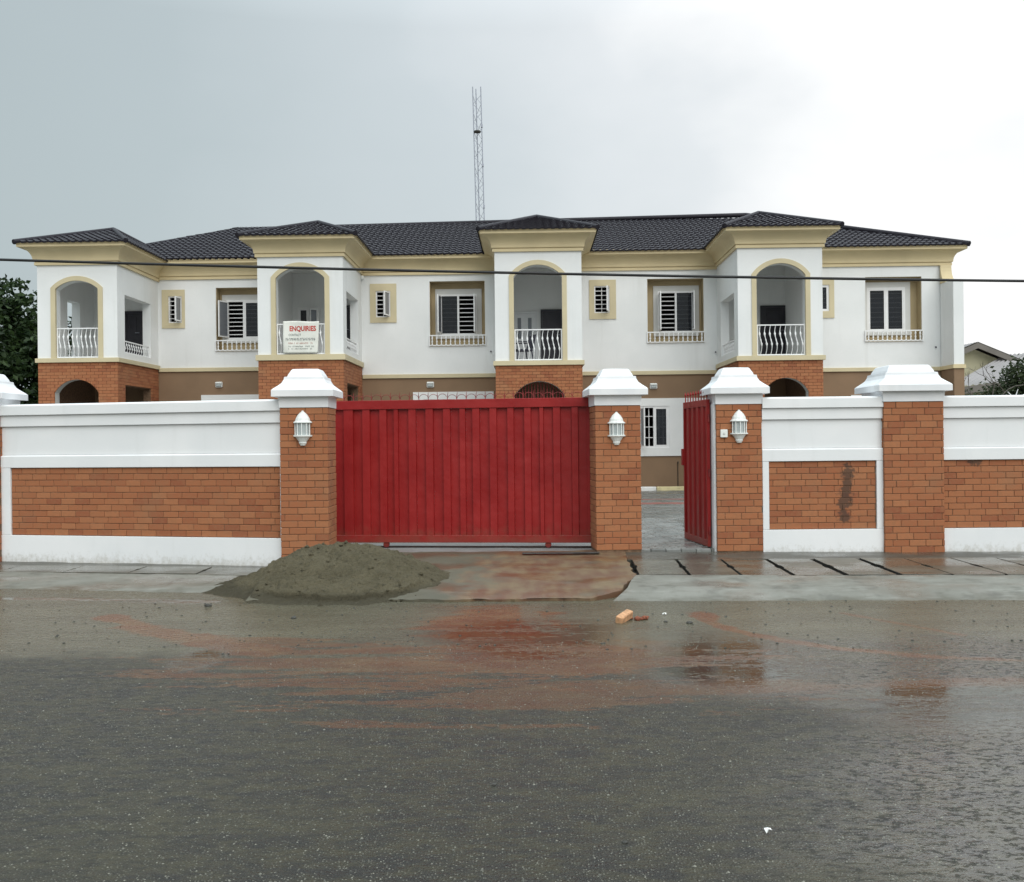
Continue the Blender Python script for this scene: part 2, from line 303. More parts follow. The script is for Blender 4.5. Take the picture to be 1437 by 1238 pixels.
# ------------------------------------------------------------------ mesh helpers
class MB:
    """collects geometry for ONE mesh object"""
    def __init__(self): self.v = []; self.f = []; self.mi = []; self.sm = []
    def add(self, vs, fs, mi=0, smooth=False):
        o = len(self.v); self.v += [tuple(p) for p in vs]
        for q in fs: self.f.append(tuple(i + o for i in q)); self.mi.append(mi); self.sm.append(smooth)
        return self
    def quad(self, a, b, c, d, mi=0): return self.add((a, b, c, d), ((0, 1, 2, 3),), mi)
    def box(self, x0, x1, y0, y1, z0, z1, mi=0):
        return self.add([(x0, y0, z0), (x1, y0, z0), (x1, y1, z0), (x0, y1, z0), (x0, y0, z1), (x1, y0, z1), (x1, y1, z1), (x0, y1, z1)],
                        [(0, 3, 2, 1), (4, 5, 6, 7), (0, 1, 5, 4), (1, 2, 6, 5), (2, 3, 7, 6), (3, 0, 4, 7)], mi)
    def cbox(self, x0, x1, y0, y1, z0, z1, c=.01, mi=0):
        """box with every edge chamfered"""
        ch = min(c, (x1 - x0) * .45, (y1 - y0) * .45, (z1 - z0) * .45)
        bm = bmesh.new(); vs = [bm.verts.new(p) for p in ((x0, y0, z0), (x1, y0, z0), (x1, y1, z0), (x0, y1, z0), (x0, y0, z1), (x1, y0, z1), (x1, y1, z1), (x0, y1, z1))]
        for q in ((0, 3, 2, 1), (4, 5, 6, 7), (0, 1, 5, 4), (1, 2, 6, 5), (2, 3, 7, 6), (3, 0, 4, 7)): bm.faces.new([vs[i] for i in q])
        bmesh.ops.bevel(bm, geom=bm.edges[:], offset=ch, segments=1, affect='EDGES'); bm.verts.index_update()
        self.add([v.co[:] for v in bm.verts], [[v.index for v in f.verts] for f in bm.faces], mi); bm.free(); return self
    def tube(self, pts, r, n=6, mi=0, cap=True, smooth=True):
        pts = [Vector(p) for p in pts]; rings = []; up = Vector((0, 0, 1))
        rr = r if isinstance(r, (list, tuple)) else [r] * len(pts)
        for i, p in enumerate(pts):
            d = (pts[min(i + 1, len(pts) - 1)] - pts[max(i - 1, 0)]).normalized()
            a = d.cross(up if abs(d.z) < .95 else Vector((1, 0, 0))).normalized(); b = a.cross(d)
            rings.append([p + (a * math.cos(2 * math.pi * k / n) + b * math.sin(2 * math.pi * k / n)) * rr[i] for k in range(n)])
        return self.loft(rings, mi, cap, smooth)
    def loft(self, rings, mi=0, cap=True, smooth=False):
        n = len(rings[0]); vs = [p for q in rings for p in q]; fs = []
        for i in range(len(rings) - 1):
            for k in range(n): fs.append((i * n + k, i * n + (k + 1) % n, (i + 1) * n + (k + 1) % n, (i + 1) * n + k))
        self.add(vs, fs, mi, smooth)
        if cap: self.add(rings[0], [tuple(reversed(range(n)))], mi); self.add(rings[-1], [tuple(range(n))], mi)
        return self
    def lathe(self, prof, cx=0, cy=0, n=12, mi=0, smooth=True):
        return self.loft([[(cx + r * math.cos(2 * math.pi * k / n), cy + r * math.sin(2 * math.pi * k / n), z) for k in range(n)] for r, z in prof], mi, True, smooth)
    def prism(self, poly, z0, z1, mi=0):
        n = len(poly); return self.loft([[(x, y, z0) for x, y in poly], [(x, y, z1) for x, y in poly]], mi)
    def mesh(self, name, mats):
        me = bpy.data.meshes.new(name); me.from_pydata(self.v, [], self.f); me.polygons.foreach_set('material_index', self.mi); me.polygons.foreach_set('use_smooth', self.sm)
        for m in ([mats] if isinstance(mats, str) else mats): me.materials.append(M[m])
        bm = bmesh.new(); bm.from_mesh(me); bmesh.ops.recalc_face_normals(bm, faces=bm.faces); bm.to_mesh(me); bm.free()
        return me
    def build(self, name, mats, parent=None, **p): return obj(name, self.mesh(name, mats), parent, **p)
def obj(name, me, parent=None, loc=None, rot=None, **p):
    o = bpy.data.objects.new(name, me); COL.objects.link(o)
    if parent: o.parent = parent
    if loc is not None: o.location = loc
    if rot is not None: o.rotation_euler = rot
    for k, v in p.items(): o[k] = v
    return o
def thing(name, label, cat, loc=(0, 0, 0), rz=0, group=None):
    o = obj(name, None, None, loc, (0, 0, rz), label=label, category=cat)
    if group: o['group'] = group
    return o
def copy_tree(o, parent=None):
    c = o.copy(); COL.objects.link(c); c.parent = parent
    for ch in list(o.children): copy_tree(ch, c)
    return c

# photo survey: pixel of the 1437 x 1238 photograph -> metres
def ray(px, py):
    a, b = px - 718.5, 619 - py
    return a * c_ + b * s_, -a * s_ + b * c_
def at(px, py, Y):
    u, v = ray(px, py); return u * Y / F, EYE + v * Y / F
HY, HA = 30.0, R(1.0)                       # facade distance and its slight turn
def hp(px, py, yl=0.0):
    u, v = ray(px, py); t = (yl + HY * math.cos(HA)) / (u / F * math.sin(HA) + math.cos(HA))
    return t * u / F * math.cos(HA) - (t - HY) * math.sin(HA), EYE + t * v / F
def hx(px, yl=0.0, py=480): return hp(px, py, yl)[0]
def hz(px, py, yl=0.0): return hp(px, py, yl)[1]

# ------------------------------------------------------------------ ground, road, pavement
MB().quad((-400, -300, -.3), (400, -300, -.3), (400, 900, -.3), (-400, 900, -.3)).build('ground', 'ground_soil', kind='structure')
MB().quad((-70, -20, -.10), (70, -20, -.10), (70, 11.6, -.10), (-70, 11.6, -.10)).build('road', 'road_surface', kind='structure')
MB().add([(-30, 18.9, .012), (-7.4, 13.80, .012), (-6.8, 13.63, .012), (-5.1, 13.24, .012), (30, 13.24, .012), (30, 62, .012), (-30, 62, .012)], [tuple(range(7))]).build('courtyard', 'court_grey', kind='structure')

def lerp(a, b, f): return a + (b - a) * f
def patch(name, mat, rows, nx, ny, amp=.008, freq=3, skirt=.2, edge=0.0):
    """sheet of ground: rows of (xL, yL, zL, xR, yR, zR) from the road inwards, finely subdivided and uneven"""
    g = []; nr = (len(rows) - 1) * ny
    for j in range(nr + 1):
        k = min(j // ny, len(rows) - 2); f = j / ny - k
        a = [lerp(p, q, f) for p, q in zip(rows[k], rows[k + 1])]; line = []
        for i in range(nx + 1):
            s = i / nx; x, y, z = lerp(a[0], a[3], s), lerp(a[1], a[4], s), lerp(a[2], a[5], s)
            n = noise.fractal(Vector((x * freq, y * freq, 1.7)), 1, 2, 3)
            if edge and j == 0: y += edge * noise.fractal(Vector((x * 4.3, 3.1, .5)), 1, 2, 4)
            if edge and i == nx: x += edge * .6 * noise.fractal(Vector((y * 4.3, 8.1, .5)), 1, 2, 4)
            line.append((x, y, z + amp * n))
        g.append(line)
    mb = MB(); W = nx + 1
    mb.add([p for l in g for p in l], [(j * W + i, j * W + i + 1, (j + 1) * W + i + 1, (j + 1) * W + i) for j in range(nr) for i in range(nx)], 0, True)
    ring = g[0] + [l[-1] for l in g[1:]] + list(reversed(g[-1][:-1])) + [l[0] for l in reversed(g[1:-1])]
    n = len(ring); mb.add(ring + [(x, y, z - skirt) for x, y, z in ring], [(k, (k + 1) % n, n + (k + 1) % n, n + k) for k in range(n)])
    return mb.build(name, mat, kind='structure')
patch('gate_sheen_strip', 'sheen_concrete', [(-2.6, 13.44, .014, 1.2, 13.44, .016), (-2.6, 14.8, .020, 1.2, 14.6, .020)], 20, 8, .003)  # added strip below the gate, sky reflection put into its pale colour
# right-hand pavement
patch('pavement_apron', 'apron_concrete', [(.93, 9.86, -.115, 10, 9.52, -.115), (1.18, 10.4, -.03, 10, 10.05, -.03), (1.33, 11.13, .0, 10, 10.6, -.02)], 120, 9, .008, 2.5, .15, .07)
patch('pavement_strip', 'strip_concrete', [(1.42, 12.60, .004, 10, 12.3, -.05), (1.46, 13.26, .022, 10, 13.26, -.05)], 70, 8, .006)
patch('driveway', 'drive_concrete', [(-2.7, 10.12, -.085, .80, 9.98, -.07), (-2.7, 10.35, -.045, 1.12, 10.3, -.035), (-2.6, 11.2, -.015, 1.36, 11.2, .0), (-2.45, 13.45, .024, 1.47, 13.45, .026)], 80, 14, .010, 2.2, .2, .06)
# left-hand pavement runs at a slight angle to the road
patch('pavement_apron', 'apron_concrete', [(-12, 12.4, -.115, -2.2, 10.45, -.115), (-12, 12.9, -.06, -2.2, 11.0, -.055), (-12, 13.5, -.045, -2.2, 11.55, -.04)], 120, 8, .008, 2.5, .15, .06)
patch('pavement_strip', 'strip_concrete', [(-12, 13.9, -.052, -2.2, 12.15, -.052), (-12, 14.2, -.045, -2.2, 12.42, -.04), (-12, 14.9, -.035, -2.2, 12.72, -.03)], 70, 6, .008)

def slabs(nm, p0, p1, q0, q1, n, z0, z1, gap, notch, dp=.045):
    """drain covers from line q (road side) to line p (wall side), each with a lifting notch in its joint"""
    root = obj(nm, MB().add([(q0[0], q0[1], z0 - dp), (q1[0], q1[1], z1 - dp), (p1[0], p1[1], z1 - dp), (p0[0], p0[1], z0 - dp)], [(0, 1, 2, 3)]).mesh('drain_channel', 'drain_dark'), kind='structure')
    for k in range(n):
        a, b = k / n, (k + 1) / n; P = lambda f, s: Vector((lerp(lerp(q0[0], q1[0], f), lerp(p0[0], p1[0], f), s), lerp(lerp(q0[1], q1[1], f), lerp(p0[1], p1[1], f), s)))
        w = (P(b, .5) - P(a, .5)).length; g = gap / w / n; m = notch / w / n; a += g * rnd.uniform(.3, .7); b -= g * rnd.uniform(.3, .7)
        out = [P(a, .01), P(b, .01), P(b, .40), P(b - m, .43), P(b - m, .55), P(b, .58), P(b, .99), P(a, .99), P(a, .58), P(a + m, .55), P(a + m, .43), P(a, .40)]
        z = lerp(z0, z1, (a + b) / 2) + rnd.uniform(-.006, .006); tl = rnd.uniform(-.008, .008)
        mc = P((a + b) / 2, .5); n_ = len(out); lo_ = [(p.x, p.y, z - .06) for p in out]; md = [(p.x, p.y, z - .005) for p in out]; tp = [(p.x * .997 + .003 * mc.x, p.y * .997 + .003 * mc.y, z + tl * (i in (1, 2, 3, 4, 5, 6))) for i, p in enumerate(out)]
        mb = MB(); mb.add(lo_ + md, [(q, (q + 1) % n_, n_ + (q + 1) % n_, n_ + q) for q in range(n_)], 1); mb.add(md + tp, [(q, (q + 1) % n_, n_ + (q + 1) % n_, n_ + q) for q in range(n_)] + [tuple(range(n_, 2 * n_))], 0)
        mb.build('paving_slab', ['slab_concrete', 'drain_dark'], root)
slabs('pavement', (1.47, 12.62), (9.9, 12.32), (1.38, 11.15), (9.9, 10.62), 15, .004, -.012, .046, .018, .085)
slabs('pavement', (-10.7, 13.82), (-2.9, 12.42), (-10.7, 13.27), (-2.9, 11.74), 9, -.042, -.038, .012, .012)
# ------------------------------------------------------------------ brick laying
_bm = {}
def brick_mesh(l, h, d, mat):
    k = (round(l, 3), round(h, 3), round(d, 3), mat)
    if k not in _bm:
        mb = MB(); mb.cbox(-l / 2, l / 2, 0, d, 0, h, .004); _bm[k] = mb.mesh('brick', mat)
    return _bm[k]
BL, BH, JT = .215, .0845, .0065
def lay_bricks(parent, x0, x1, z0, z1, origin, rz, mat='brick', d=.05, ends=None):
    """courses of single bricks on a face: local x along the face, local y into it; each brick is an object"""
    nrow = max(1, round((z1 - z0) / BH)); h = (z1 - z0) / nrow; c, s = math.cos(rz), math.sin(rz)
    for r in range(nrow):
        off = (0, .5, .25, .75)[r % 4] if rnd.random() < .25 else (r % 2) * .5
        x = x0 - off * BL
        while x < x1 - .012:
            a, b = max(x, x0), min(x + BL, x1); x += BL
            if b - a < .03: continue
            dy = rnd.uniform(-.0025, .0025); mx_, z = (a + b) / 2, z0 + r * h + JT / 2
            o = obj('brick', brick_mesh(round((b - a - JT) / .01) * .01, h - JT, d, mat), parent)
            o.location = (origin[0] + mx_ * c - dy * s, origin[1] + mx_ * s + dy * c, z)
            o.rotation_euler = (0, rnd.uniform(-.004, .004), rz + rnd.uniform(-.006, .006))

# ------------------------------------------------------------------ boundary wall pillars
def sq(hx_, hy_, z, cy): return [(-hx_, cy - hy_, z), (hx_, cy - hy_, z), (hx_, cy + hy_, z), (-hx_, cy + hy_, z)]
def pillar(label, x, y, w, dep, rz, zb, zt, left=True, right=True, white_left=False, lip=.085):
    t = thing('gate_pillar', label, 'pillar', (x, y, zb), rz, 'brick pillars of the boundary wall')
    H = zt - zb; hw, hd, cy = w / 2, dep / 2, dep / 2
    MB().box(-hw + .008, hw - .008, .008, dep - .01, -.25, H).build('core', 'mortar', t)
    lay_bricks(t, -hw, hw, 0, H - .003, (0, 0), 0)
    if left and not white_left: lay_bricks(t, 0, dep - .052, 0, H - .003, (-hw, dep), -math.pi / 2)
    if right: lay_bricks(t, 0, dep - .052, 0, H - .003, (hw, .052), math.pi / 2)
    if white_left: MB().cbox(-hw - .022, -hw + .06, .055, dep + .02, -.1, H + .01, .006).build('rendered_side', 'wall_white', t)
    c = MB()
    prof = [(.008, H), (.012, H + .132), (lip, H + .136), (lip, H + .215), (lip - .02, H + .235), (.02, H + .270), (-.02, H + .305), (-.045, H + .352), (-.05, H + .385), (-.082, H + .39), (-.090, H + .415), (-.125, H + .475), (-.14, H + .488), (-hw + .02, H + .50)]
    for (o1, z1), (o2, z2) in zip(prof, prof[1:]): c.add(sq(hw + o1, hd + o1, z1, cy) + sq(hw + o2, hd + o2, z2, cy), [(0, 1, 5, 4), (1, 2, 6, 5), (2, 3, 7, 6), (3, 0, 4, 7)])
    c.add(sq(hw + prof[-1][0], hd + prof[-1][0], prof[-1][1], cy), [(0, 1, 2, 3)])
    o = c.build('cap', 'cap_white', t)
    bv = o.modifiers.new('soft edges', 'BEVEL'); bv.width = .006; bv.segments = 2; bv.limit_method = 'ANGLE'; bv.angle_limit = R(25)
    return t
P0 = pillar('brick pillar cut off by the left edge of the photo, with stepped white cap', -7.13, 13.42, .56, .56, 0, -.06, 2.0)
P1 = pillar('brick gate pillar behind the sand heap, left end of the sliding red gate', -2.59, 12.5, .60, .57, 0, -.05, 1.945)
P2 = pillar('brick gate pillar between the sliding red gate and the open pedestrian gate', 1.395, 13.2, .605, .57, R(3), .05, 1.955)
P3 = pillar('brick gate pillar carrying a lantern and a small white box, right of the open gate', 2.985, 13.2, .605, .57, 0, .02, 1.955, white_left=True)
P4 = pillar('widest brick pillar, between the soot stained panel and the right-hand wall', 5.265, 13.16, .79, .78, 0, -.02, 1.965)

# ------------------------------------------------------------------ boundary wall sections
def wall_section(label, a, b, frame_l, frame_r, zb, zt, mat='brick'):
    """white rendered wall with coping, bands and a recessed brick panel, from point a to point b"""
    dx, dy = b[0] - a[0], b[1] - a[1]; Ln = math.hypot(dx, dy)
    t = thing('boundary_wall', label, 'wall', (a[0], a[1], 0), math.atan2(dy, dx), 'sections of the white and brick boundary wall')
    z = lambda f: zt - f
    def profile(name, pts, m='wall_white'):
        n = len(pts); mb = MB(); mb.loft([[(0, y, q) for y, q in pts], [(Ln, y, q) for y, q in pts]]); o = mb.build(name, m, t)
        bv = o.modifiers.new('soft edges', 'BEVEL'); bv.width = .005; bv.segments = 2; bv.limit_method = 'ANGLE'; bv.angle_limit = R(30)
    profile('coping', [(-.065, z(.145)), (-.065, z(.02)), (-.04, z(0)), (.30, z(0)), (.325, z(.02)), (.325, z(.145))])
    profile('upper_band', [(-.032, z(.295)), (-.032, z(.147)), (.29, z(.147)), (.29, z(.295))])
    profile('frieze', [(0, z(.675)), (0, z(.297)), (.26, z(.297)), (.26, z(.675))])
    profile('lower_band', [(-.03, z(.845)), (-.03, z(.692)), (-.002, z(.677)), (.26, z(.677)), (.26, z(.845))])
    profile('plinth', [(-.03, zb - .25), (-.03, z(1.745)), (.26, z(1.745)), (.26, zb - .25)])
    MB().box(0, Ln, .004, .25, z(1.743), z(.847)).build('core', 'mortar', t)
    MB().box(0, Ln, .252, .259, z(1.743), z(.847)).build('back_render', 'wall_white', t)
    if frame_l: MB().cbox(0, frame_l, -.028, .045, z(1.743), z(.847), .004).build('panel_frame', 'wall_white', t)
    if frame_r: MB().cbox(Ln - frame_r, Ln, -.028, .045, z(1.743), z(.847), .004).build('panel_frame', 'wall_white', t)
    lay_bricks(t, frame_l + .002, Ln - frame_r - .002, z(1.741), z(.849), (0, -.004), 0, mat)
    return t
wall_section('long white wall with a wide recessed brick panel, left of the sand heap', (-6.85, 13.5), (-2.86, 12.6), .14, .045, -.05, 2.055)
wall_section('short white wall whose brick panel is stained with soot', (3.29, 13.24), (4.90, 13.24), .085, .11, 0, 2.04, 'brick_stained')
wall_section('white wall with flush brick panel running off the right edge', (5.64, 13.26), (8.6, 13.20), 0, .1, -.08, 2.035, 'brick_smudged')
wall_section('white wall continuing beyond the pillar at the left edge', (-11, 14.4), (-7.4, 13.62), .1, .1, -.05, 2.055)

# ------------------------------------------------------------------ gates
def sliding_gate():
    x0, y0, x1, y1 = -2.62, 14.23, 1.10, 13.80
    dx, dy = x1 - x0, y1 - y0; Ln = math.hypot(dx, dy)
    t = thing('sliding_gate', 'wide red ribbed sheet metal sliding gate standing closed on two wheels', 'gate', (x0, y0, 0), math.atan2(dy, dx))
    zb, zt = .095, 2.088
    def part(name, *b, c=.004):
        MB().cbox(*b, c).build(name, 'red_paint', t)
    part('top_rail', 0, Ln, -.052, .035, zt - .125, zt); part('bottom_rail', 0, Ln, -.052, .035, zb, zb + .10)
    part('stile', 0, .07, -.03, .03, zb + .101, zt - .126); part('stile', Ln - .07, Ln, -.03, .03, zb + .101, zt - .126)
    marks = [.20]                                  # rib edges as metres along the gate, from the photo: recess, rib, recess, rib ...
    px = [483, 497, 509, 520.5, 533, 544, 553, 560, 573.5, 585, 597.5, 609, 622, 633, 645, 654, 663, 674, 687, 698, 712, 722, 735.5, 746, 757, 763.5, 776, 787, 802, 812]
    X = [.001 + .07]
    for p in px:
        u = (p - 718.5) / F; k = (y0 * u - x0) / (dx - dy * u) ; X.append(k * Ln)
    X.append(Ln - .071)
    for i in range(len(X) - 1):
        a, b = X[i], X[i + 1]
        if i % 2 == 0: MB().box(a, b, .004, .008, zb + .101, zt - .126).build('recessed_panel', 'red_paint', t)
        else:
            s = .007; MB().loft([[(a, .003, q), (a + s, -.039, q), (b - s, -.039, q), (b, .003, q)] for q in (zb + .101, zt - .126)]).build('rib', 'red_paint', t)
    sp = MB(); sp.tube([(0, 0, 0), (.0, -.004, .07), (.004, -.004, .115)], [.006, .005, .002], 5)
    arc = [(.008 + .062 * (1 - math.cos(k * math.pi / 8)), 0, .028 + .05 * math.sin(k * math.pi / 8)) for k in range(9)]
    sp.tube(arc, .0035, 4); me = sp.mesh('spike', 'red_worn')
    n = 27
    for k in range(n): obj('spike', me, t, (.12 + k * (Ln - .25) / (n - 1), 0, zt - .004), (rnd.uniform(-.08, .08), rnd.uniform(-.12, .12), rnd.uniform(-.2, .2)))
    for px_ in (541, 768):
        u = (px_ - 718.5) / F; k = (y0 * u - x0) / (dx - dy * u) * Ln
        wv = MB(); wv.box(k - .035, k + .035, -.028, -.022, zb - .045, zb + .004); wv.box(k - .035, k + .035, .022, .028, zb - .045, zb + .004)
        wv.tube([(k, -.029, .062), (k, .029, .062)], .013, 8); h = wv.build('wheel_bracket', 'red_paint', t)
        MB().tube([(k, -.02, .068), (k, .02, .068)], .043, 16).build('wheel', 'red_worn', h)
    return t
sliding_gate()
MB().box(-2.4, 1.1, -.012, .012, -.02, .012).build('gate_rail', 'rust_dark', None, loc=(.0, 13.96, .03), rot=(0, 0, math.atan2(-.43, 3.72)), label='thin dark steel floor rail under the sliding red gate', category='gate rail')
MB().cbox(.0, 1.0, -.06, .06, 0, .012, .003).build('drain_plate', 'steel_plate', None, loc=(.12, 13.05, .036), rot=(0, 0, R(-1)), label='dark steel strip lying on the driveway by the right gate wheel', category='steel strip')

def swing_gate():
    # hinged on the white side of P3, swung inwards by about ninety degrees
    hx_, hy_ = 2.625, 13.42; fx, fy = 2.515, 14.62
    dx, dy = fx - hx_, fy - hy_; Ln = math.hypot(dx, dy)
    t = thing('pedestrian_gate', 'narrow red sheet metal gate standing open inwards against its pillar', 'gate', (hx_, hy_, 0), math.atan2(dy, dx))
    zb, zt = .06, 2.03
    P = lambda n, *b: MB().cbox(*b, .003).build(n, 'red_paint', t)
    P('top_rail', 0, Ln, -.022, .022, zt - .09, zt); P('bottom_rail', 0, Ln, -.022, .022, zb, zb + .09)
    P('stile', 0, .05, -.022, .022, zb + .091, zt - .091); P('stile', Ln - .05, Ln, -.022, .022, zb + .091, zt - .091)
    n = 4; wd = (Ln - .10) / (2 * n + 1)
    for k in range(2 * n + 1):
        a = .0505 + k * wd; b = a + wd - .001
        if k % 2 == 0: MB().box(a, b, -.006, -.002, zb + .091, zt - .091).build('recessed_panel', 'red_paint', t)
        else: MB().loft([[(a, -.004, q), (a + .012, .02, q), (b - .012, .02, q), (b, -.004, q)] for q in (zb + .091, zt - .091)]).build('rib', 'red_paint', t)
    me = MB().tube([(0, 0, 0), (0, 0, .09)], .008, 6).lathe([(.002, .088), (.017, .094), (.014, .112), (.001, .15)], n=6).mesh('spike', 'red_paint')
    for k in range(9): obj('spike', me, t, (.06 + k * (Ln - .12) / 8, 0, zt - .003))
    lk = MB().cbox(Ln - .03, Ln + .05, -.05, .045, 1.12, 1.36, .006).build('lock_box', 'red_paint', t)
    MB().tube([(Ln - .0, -.05, 1.24), (Ln - .0, -.09, 1.24), (Ln - .06, -.09, 1.24)], .008, 6).build('handle', 'steel_plate', lk)
    for z in (.28, 1.05, 1.78): MB().tube([(-.014, .0, z - .05), (-.014, .0, z + .05)], .014, 8).build('hinge', 'red_worn', t)
swing_gate()

# ------------------------------------------------------------------ pillar lanterns and the white box
def lantern(label, x, y, z, rz=0):
    t = thing('wall_lantern', label, 'lantern', (x, y, z), rz, 'white half lanterns on the gate pillars')
    def ring(r, zz, n=6): return [(0 + r * math.cos(a), -.004 - .75 * r * math.sin(a), zz) for a in [k * math.pi / n for k in range(n + 1)]]
    def half(prof, mb, sm=False): return mb.loft([ring(r, zz) for r, zz in prof], 0, True, sm)
    half([(.118, .285), (.118, .296), (.094, .312), (.086, .345), (.062, .385), (.034, .415), (.018, .425), (.016, .436), (.003, .44)], MB()).build('roof_cap', 'lantern_white', t)
    half([(.085, .135), (.085, .285)], MB()).build('glass', 'lantern_glass', t)
    b = [(.03, .005), (.045, .03), (.05, .034), (.048, .05), (.086, .105), (.092, .112), (.118, .118), (.118, .135)]
    half(b, MB()).build('base_cup', 'lantern_white', t)
    for k in range(5):
        a = (k + .5) * math.pi / 5; p = (.094 * math.cos(a), -.006 - .75 * .094 * math.sin(a))
        MB().tube([(p[0], p[1], .134), (p[0], p[1], .286)], .008, 5).build('glazing_bar', 'lantern_white', t)
    MB().box(-.035, .035, -.004, .001, .10, .33).build('back_plate', 'lantern_white', t)
    return t
zl = at(424, 626, 12.4)[1]
lantern('white half lantern on the gate pillar behind the sand heap', -2.60, 12.495, zl)
lantern('white half lantern on the pillar between the two red gates', at(865, 600, 13.2)[0], 13.197, at(865, 625, 13.1)[1], R(3))
lantern('white half lantern beside the small white box on a pillar', at(1037, 600, 13.2)[0], 13.197, at(1037, 622, 13.1)[1])
bx, bz = at(1015.5, 608.5, 13.2)
bt = thing('bell_box', 'small square white bell box on the brick pillar left of its lantern', 'bell box', (bx, 13.197, bz))
MB().cbox(-.047, .047, -.03, 0, -.052, .052, .006).build('cover', 'lantern_white', bt); MB().cbox(-.014, .014, -.037, -.0305, -.014, .014, .003).build('button', 'plate_grey', bt)

# ------------------------------------------------------------------ the terrace of houses
H = thing('terrace_house', 'long white two storey terrace with four arched balconies and dark tiled roof', 'building', (0, HY, 0), -HA)
PF = -3.0                                   # balcony bay front, in front of the facade plane
def wall_holes(mb, x0, x1, z0, z1, yf, yb, holes, mi=0):
    xs = sorted({x0, x1, *[h[0] for h in holes], *[h[1] for h in holes]}); zs = sorted({z0, z1, *[h[2] for h in holes], *[h[3] for h in holes]})
    xs = [x for x in xs if x0 <= x <= x1]; zs = [z for z in zs if z0 <= z <= z1]
    for a, b in zip(xs, xs[1:]):
        for c, d in zip(zs, zs[1:]):
            if any(h[0] <= (a + b) / 2 <= h[1] and h[2] <= (c + d) / 2 <= h[3] for h in holes): continue
            for y in (yf, yb): mb.quad((a, y, c), (b, y, c), (b, y, d), (a, y, d), mi)
    for a, b, c, d in holes + [(x0, x1, z0, z1)]:
        c, d = max(c, z0), min(d, z1)
        mb.quad((a, yf, c), (b, yf, c), (b, yb, c), (a, yb, c), mi); mb.quad((a, yf, d), (b, yf, d), (b, yb, d), (a, yb, d), mi)
        mb.quad((a, yf, c), (a, yf, d), (a, yb, d), (a, yb, c), mi); mb.quad((b, yf, c), (b, yf, d), (b, yb, d), (b, yb, c), mi)
    return mb
def arc_pts(xa, xb, zs, za, n=18):
    w, h = (xb - xa) / 2, za - zs; r = (w * w + h * h) / (2 * h); cx, cz = (xa + xb) / 2, za - r; th = math.asin(min(1, w / r))
    return [(cx + r * math.sin(-th + 2 * th * k / n), cz + r * math.cos(-th + 2 * th * k / n)) for k in range(n + 1)]
def arch_wall(mb, x0, x1, z0, z1, sill, arc, yf, yb, mi=0, rev=0):
    xa, xb = arc[0][0], arc[-1][0]
    for y in (yf, yb):
        mb.quad((x0, y, z0), (xa, y, z0), (xa, y, z1), (x0, y, z1), mi); mb.quad((xb, y, z0), (x1, y, z0), (x1, y, z1), (xb, y, z1), mi)
        if sill > z0: mb.quad((xa, y, z0), (xb, y, z0), (xb, y, sill), (xa, y, sill), mi)
        for (p, q), (r, s) in zip(arc, arc[1:]): mb.quad((p, y, q), (r, y, s), (r, y, z1), (p, y, z1), mi)
    out = [(xa, sill)] + arc + [(xb, sill)]
    for (p, q), (r, s) in zip(out, out[1:]): mb.quad((p, yf, q), (r, yf, s), (r, yb, s), (p, yb, q), rev)
    mb.quad((xa, yf, sill), (xb, yf, sill), (xb, yb, sill), (xa, yb, sill), mi)
    for x in (x0, x1): mb.quad((x, yf, z0), (x, yf, z1), (x, yb, z1), (x, yb, z0), mi)
    for z in (z0, z1): mb.quad((x0, yf, z), (x1, yf, z), (x1, yb, z), (x0, yb, z), mi)
    return mb
def sweep(mb, path, prof, mi=0, smooth=False):
    """profile of (outward, z) points swept along a plan path with mitred corners"""
    P = [Vector(p) for p in path]; nr = []
    for a, b in zip(P, P[1:]): d = (b - a).normalized(); nr.append(Vector((d.y, -d.x)))
    off = [nr[0]] + [(a + b) / (1 + a.dot(b)) for a, b in zip(nr, nr[1:])] + [nr[-1]]
    for i in range(len(P) - 1):
        for (o1, z1), (o2, z2) in zip(prof, prof[1:]):
            a, b, c, d = P[i] + off[i] * o1, P[i + 1] + off[i + 1] * o1, P[i + 1] + off[i + 1] * o2, P[i] + off[i] * o2
            mb.add([(a.x, a.y, z1), (b.x, b.y, z1), (c.x, c.y, z2), (d.x, d.y, z2)], [(0, 1, 2, 3)], mi, smooth)
    return P, off
def cornice(path, cb, ct, ov=.38):
    h = ct - cb; mb = MB()
    fil = [(0, cb - .02), (.055, cb - .02), (.055, cb + .055), (.035, cb + .06), (.035, cb + .075), (.075, cb + .078), (.08, cb + .10)]
    cove = [(.08 + (ov - .10) * (1 - math.cos(a)), cb + .10 + (h - .18) * math.sin(a)) for a in [k * math.pi / 2 / 9 for k in range(10)]]
    top = [(ov - .005, ct - .08), (ov - .005, ct - .015), (ov + .012, ct - .012), (ov + .012, ct + .012), (0, ct + .012)]
    P, off = sweep(mb, path, fil + cove[0:], 0); sweep(mb, path, [cove[-1]] + top, 0)
    o = mb.build('cornice', 'trim_tan', H)
    sc = MB()                                  # the scalloped filler under the lowest tile course
    for i in range(len(P) - 1):
        a, b = P[i] + off[i] * (ov + .004), P[i + 1] + off[i + 1] * (ov + .004); n = max(1, int((b - a).length / .19)); d = (b - a).normalized(); nv = Vector((d.y, -d.x))
        for k in range(n):
            p = a.lerp(b, (k + .5) / n); w = .062
            pts = [(p + d * (w * math.cos(q)), ct + .012 + .042 * math.sin(q)) for q in [j * math.pi / 4 for j in range(5)]]
            sc.loft([[(v.x + nv.x * e_, v.y + nv.y * e_, z) for v, z in pts] for e_ in (.03, -.02)])
    sc.build('eave_filler', 'trim_tan', H, kind='stuff')

